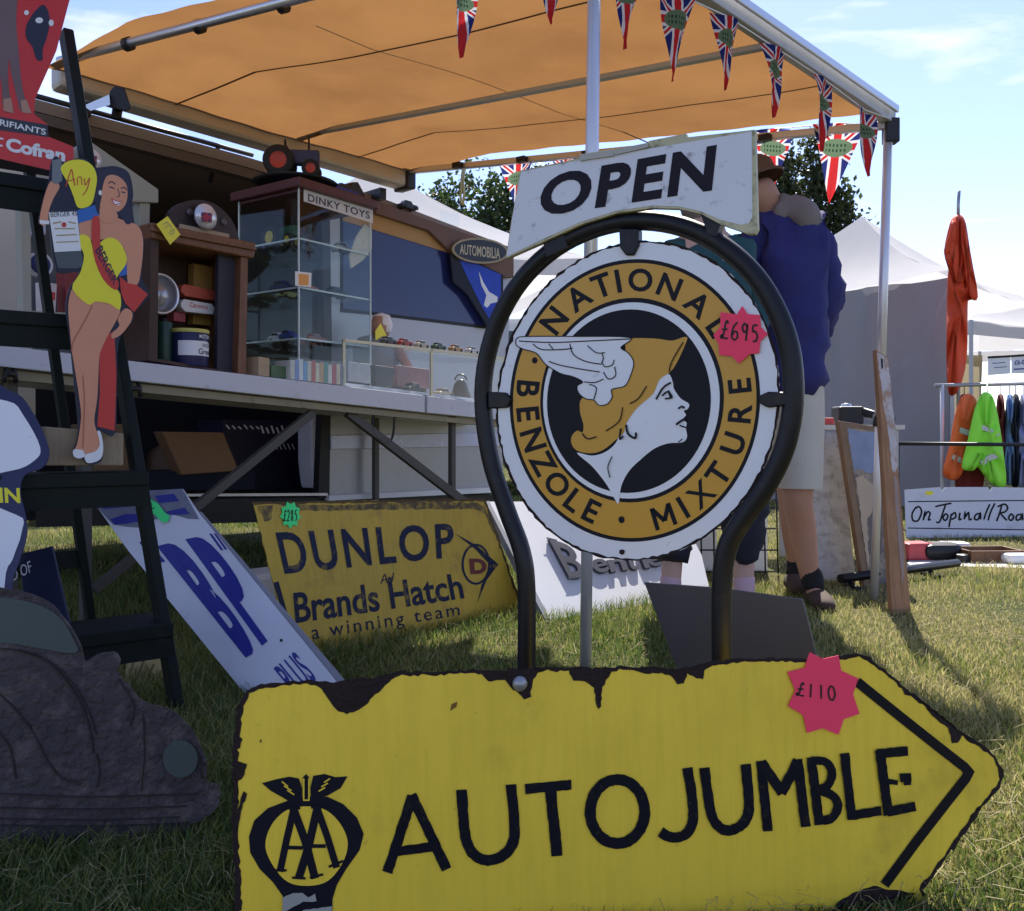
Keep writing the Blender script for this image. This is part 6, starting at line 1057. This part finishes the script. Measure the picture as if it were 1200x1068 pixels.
# ================================================================== BUNTING
def flag_mat():
    m = bpy.data.materials.new('union_pennant'); m.use_nodes = True; t = m.node_tree; n = t.nodes; l = t.links.new; n.remove(n['Principled BSDF'])
    uv = n.new('ShaderNodeUVMap'); uv.uv_map = 'UVMap'; sp = n.new('ShaderNodeSeparateXYZ'); l(uv.outputs[0], sp.inputs[0])
    def mt(op, a, b=None):
        k = n.new('ShaderNodeMath'); k.operation = op
        for i, x in enumerate((a, b)):
            if x is None: continue
            if isinstance(x, (int, float)): k.inputs[i].default_value = x
            else: l(x, k.inputs[i])
        return k.outputs[0]
    u = mt('ABSOLUTE', mt('SUBTRACT', sp.outputs[0], .5)); v = mt('ABSOLUTE', mt('SUBTRACT', sp.outputs[1], .30))
    dg = mt('ABSOLUTE', mt('SUBTRACT', mt('MULTIPLY', u, .62), v))
    def mix(c1, c2, f):
        k = n.new('ShaderNodeMixRGB'); l(f, k.inputs[0])
        for i, c in ((1, c1), (2, c2)):
            if isinstance(c, tuple): k.inputs[i].default_value = (*c, 1)
            else: l(c, k.inputs[i])
        return k.outputs[0]
    red, wh, bl_ = (.55, .03, .035), (.72, .72, .74), (.025, .035, .17)
    c = mix(bl_, wh, mt('LESS_THAN', dg, .055)); c = mix(c, red, mt('LESS_THAN', dg, .022)); c = mix(c, wh, mt('LESS_THAN', v, .085)); c = mix(c, wh, mt('LESS_THAN', u, .125)); c = mix(c, red, mt('LESS_THAN', v, .045)); c = mix(c, red, mt('LESS_THAN', u, .075))
    e = mt('ADD', mt('POWER', mt('DIVIDE', u, .29), 2), mt('POWER', mt('DIVIDE', v, .115), 2)); c = mix(c, (.13, .20, .12), mt('LESS_THAN', e, 1.0))
    st = mt('LESS_THAN', mt('FRACT', mt('MULTIPLY', sp.outputs[0], 14)), .5); b2 = mt('MULTIPLY', mt('LESS_THAN', u, .2), mt('LESS_THAN', mt('ABSOLUTE', mt('SUBTRACT', v, .032)), .018)); c = mix(c, (.03, .06, .04), mt('MULTIPLY', st, b2))
    df = n.new('ShaderNodeBsdfDiffuse'); tr = n.new('ShaderNodeBsdfTranslucent'); l(c, df.inputs[0]); l(c, tr.inputs[0]); ms = n.new('ShaderNodeMixShader'); ms.inputs[0].default_value = .5
    l(df.outputs[0], ms.inputs[1]); l(tr.outputs[0], ms.inputs[2]); l(ms.outputs[0], n['Material Output'].inputs[0]); return m
m_flag = flag_mat()
def pennant(parent, top, d, w_, tip, twist, seed):
    rr = random.Random(seed); d = V((d.x, d.y, 0)).normalized(); N = 10; vs_, uvs, fs = [], [], []
    for r_ in range(N+1):
        v = r_/N; c = top.lerp(tip, v); half = w_/2*(1-v); a = twist*v; dd = Matrix.Rotation(a, 3, 'Z') @ d; nr = V((-dd.y, dd.x, 0))
        for k in range(5):
            s_ = k/4-.5; vs_.append(c+dd*2*half*s_+nr*(.018*math.sin(s_*5+v*4+seed)*(1-v*.6))); uvs.append((.5+s_*(1-v)*1.0, v))
    for r_ in range(N):
        for k in range(4): fs.append([r_*5+k, r_*5+k+1, (r_+1)*5+k+1, (r_+1)*5+k])
    mb = MB().add(vs_, fs, True); o = mb.build('pennant', m_flag, parent); me = o.data; ul = me.uv_layers.new(name='UVMap')
    for lp in me.loops: ul.data[lp.index].uv = uvs[lp.vertex_index]
def railpt(A_, B_, px):
    k = (px-CX)/F; s_ = (k*A_.y-A_.x)/((B_.x-A_.x)-k*(B_.y-A_.y)); return A_+(B_-A_)*s_
t = thing('flag_bunting', B0.lerp(B1, .5), 'union flag bunting hung along the front rail of the awning', 'bunting'); ends = []
for i, (x, y, tx, ty, hw) in enumerate(((545, -28, 541, 68, 20), (645, -52, 646, 29, 17), (735, -32, 732, 58, 15), (794, -6, 788, 96, 17), (852, 20, 850, 106, 15), (909, 57, 907, 138, 18), (966, 94, 963, 178, 18), (1014, 130, 1018, 207, 13))):
    r_ = railpt(B0, B1, x); Y = r_.y-.03; p = P(x, y, Y); q = P(tx, ty, Y-.02); dd = (B1-B0).normalized(); ww = 2*hw*Y/F/max(.35, abs(dd.x-(x-CX)/F*dd.y)*1.0); pennant(t, p, dd, min(ww, .16), q, random.Random(i).uniform(-.5, .3), i); ends.append(p)
MB().tube([B0-(B1-B0)*.36+V((0, -.03, -.03))]+[e+V((0, 0, .002)) for e in ends]+[B1+V((0, -.03, -.02))], .0025, 5).build('cord', wt, t)
t = thing('flag_bunting', A1.lerp(B1, .5), 'sunlit union flag bunting hung along the far edge of the awning', 'bunting'); ends = []
for i, (x, y, tx, ty, hw) in enumerate(((606, 187, 607, 258, 24), (662, 181, 664, 240, 18), (720, 175, 722, 235, 18), (842, 160, 842, 225, 18), (906, 152, 905, 226, 26), (984, 145, 972, 238, 31))):
    r_ = railpt(A1, B1, x); Y = r_.y+.03; p = P(x, y, Y); q = P(tx, ty, Y); dd = V((1, -.15, 0)) if i in (4, 5) else (B1-A1).normalized(); pennant(t, p, dd, 2*hw*Y/F, q, .1*(i % 3-1), i+20); ends.append(p)
MB().tube([A1+V((0, .03, -.04))]+[e+V((0, 0, .002)) for e in ends]+[B1+V((0, .03, -.03))], .0025, 5).build('cord', wt, t)
t = thing('hanging_cord', P(541, 240, 4.9), 'loop of pale cord hanging from the far awning rail', 'cord'); MB().tube([P(x, y, 4.95) for x, y in cat([(543, 192), (541, 210), (540, 232), (542, 240), (544, 230), (543, 210), (546, 194)], 4)], .006, 6).build('loop', M('pale_cord', (.5, .47, .25), .8), t)

# ================================================================== GRASS
def grass(name, n, yr, hr_, wr, seed, mat, xlim=None):
    rg = np.random.default_rng(seed); u = rg.uniform(0, 1, n); y = yr[0]*(yr[1]/yr[0])**(u**.85); x = rg.uniform(-.66, .66, n)*y
    f = np.sin(x*3.1+y*1.7)+np.sin(y*4.3-x*2.2+1)+np.sin(x*7.7+2)*np.sin(y*6.1); tuft = .75+.22*f
    dry = np.clip((x-.55*y*.35)*1.2, 0, 1); h = rg.uniform(*hr_, n)*tuft*(1-.35*dry); h = np.clip(h, .008, None); wd = rg.uniform(*wr, n)
    if xlim is not None: h *= xlim(x, y)
    az = rg.uniform(0, 2*np.pi, n); ln = rg.uniform(.15, 1.1, n)*h; la = rg.uniform(0, 2*np.pi, n)
    dx, dy = np.cos(az)*wd/2, np.sin(az)*wd/2; lx, ly = np.cos(la)*ln, np.sin(la)*ln; z0 = np.zeros(n)-.004
    vs_ = np.stack([np.stack([x-dx, y-dy, z0], 1), np.stack([x+dx, y+dy, z0], 1), np.stack([x+dx*.75+lx*.35, y+dy*.75+ly*.35, h*.6], 1), np.stack([x-dx*.75+lx*.35, y-dy*.75+ly*.35, h*.6], 1), np.stack([x+lx, y+ly, h], 1)], 1).reshape(-1, 3).astype(np.float32)
    b = (np.arange(n)*5)[:, None]; q = (b+np.array([0, 1, 2, 3])).ravel(); tr = (b+np.array([3, 2, 4])).ravel()
    me = bpy.data.meshes.new(name); me.vertices.add(5*n); me.vertices.foreach_set('co', vs_.ravel()); me.loops.add(7*n)
    lo = np.concatenate([q.reshape(n, 4), tr.reshape(n, 3)], 1).ravel(); me.loops.foreach_set('vertex_index', lo.astype(np.int32)); me.polygons.add(2*n)
    st = np.stack([np.arange(n)*7, np.arange(n)*7+4], 1).ravel(); me.polygons.foreach_set('loop_start', st.astype(np.int32)); me.update(calc_edges=True); me.validate()
    me.materials.append(mat); o = bpy.data.objects.new(name, me); COL.objects.link(o); return o
def grass_mat():
    m = bpy.data.materials.new('grass_blades'); m.use_nodes = True; t = m.node_tree; n = t.nodes; l = t.links.new; b = n['Principled BSDF']; b.inputs['Roughness'].default_value = .55
    g = n.new('ShaderNodeNewGeometry'); co = n.new('ShaderNodeTexCoord'); nz = n.new('ShaderNodeTexNoise'); nz.inputs['Scale'].default_value = 1.4; nz.inputs['Detail'].default_value = 4; l(co.outputs['Object'], nz.inputs['Vector'])
    a = n.new('ShaderNodeMath'); a.operation = 'MULTIPLY_ADD'; a.inputs[1].default_value = .9; l(nz.outputs[0], a.inputs[0]); s_ = n.new('ShaderNodeMath'); s_.operation = 'MULTIPLY'; s_.inputs[1].default_value = .55; l(g.outputs['Random Per Island'], s_.inputs[0]); l(s_.outputs[0], a.inputs[2])
    sx = n.new('ShaderNodeSeparateXYZ'); l(co.outputs['Object'], sx.inputs[0]); dr = n.new('ShaderNodeMapRange'); dr.inputs[1].default_value = .4; dr.inputs[2].default_value = 1.3; dr.inputs[3].default_value = -.14; dr.inputs[4].default_value = .10; l(sx.outputs[0], dr.inputs[0])
    ad = n.new('ShaderNodeMath'); ad.operation = 'ADD'; l(a.outputs[0], ad.inputs[0]); l(dr.outputs[0], ad.inputs[1])
    r = n.new('ShaderNodeValToRGB'); e = r.color_ramp.elements; e[0].position = .3; e[0].color = (.045, .095, .018, 1); e[1].position = 1.; e[1].color = (.50, .43, .20, 1); k = e.new(.62); k.color = (.15, .20, .04, 1); k = e.new(.82); k.color = (.32, .30, .09, 1)
    l(ad.outputs[0], r.inputs[0]); l(r.outputs[0], b.inputs['Base Color']); tr = n.new('ShaderNodeBsdfTranslucent'); l(r.outputs[0], tr.inputs[0]); ms = n.new('ShaderNodeMixShader'); ms.inputs[0].default_value = .4
    l(b.outputs[0], ms.inputs[1]); l(tr.outputs[0], ms.inputs[2]); l(ms.outputs[0], n['Material Output'].inputs[0]); return m
gm = grass_mat()
def sheet_gap(x, y):
    pxs = CX+x/y*F; return np.where((y > 4.55) & (y < 5.3) & (pxs > 1058), .08, 1.0)
tag(grass('grass', 200000, (1.0, 7.0), (.02, .062), (.0018, .0042), 3, gm, sheet_gap), 'short half dry grass covering the field', 'grass', kind='stuff')
tag(grass('distant_grass', 60000, (6.5, 30.0), (.03, .07), (.008, .02), 5, gm), 'distant grass beyond the stalls', 'grass', kind='stuff')
def straw(n, seed):
    rg = np.random.default_rng(seed); y = 1.0*(3.2/1.0)**rg.uniform(0, 1, n); x = rg.uniform(-.62, .62, n)*y; mb = MB()
    for i in range(n):
        a = rg.uniform(0, 6.28); Lg = rg.uniform(.02, .07); w_ = rg.uniform(.0004, .0008); z = rg.uniform(.012, .04); d = V((math.cos(a), math.sin(a), rg.uniform(-.15, .3))); p = V((x[i], y[i], z)); b = V((rg.normal()*.02, rg.normal()*.02, .01)); sd_ = V((-d.y, d.x, .3)).normalized()*w_
        q = [p, p+d*Lg*.5+b, p+d*Lg]; mb.add([q[0]-sd_, q[0]+sd_, q[1]-sd_, q[1]+sd_, q[2]], [(0, 1, 3, 2), (2, 3, 4)])
    return mb.build('straw', M('dry_straw', (.36, .30, .16), .7, var=.3, vs_=30, transl=.3), recalc=False)
tag(straw(3200, 12), 'loose dry straw scattered over the grass', 'straw', kind='stuff')
# distant hedge
rg = np.random.default_rng(9); k = 24000; hx = rg.uniform(-50, 60, k); hz = rg.uniform(0, 1, k)**.8*(2.2+.9*np.sin(hx*.35)+.5*np.sin(hx*1.1)); hy = 62+rg.uniform(-1.5, 1.5, k); c = np.stack([hx, hy, hz], 1); a = rg.normal(size=(k, 3))*.35; b = rg.normal(size=(k, 3))*.28
me = bpy.data.meshes.new('hedgerow'); me.from_pydata(np.stack([c-a, c+b, c+a, c-b], 1).reshape(-1, 3).tolist(), [], np.arange(4*k).reshape(-1, 4).tolist()); me.materials.append(lf1); o = bpy.data.objects.new('hedgerow', me); COL.objects.link(o); tag(o, 'distant dark green hedgerow along the edge of the field', 'hedge', kind='stuff')
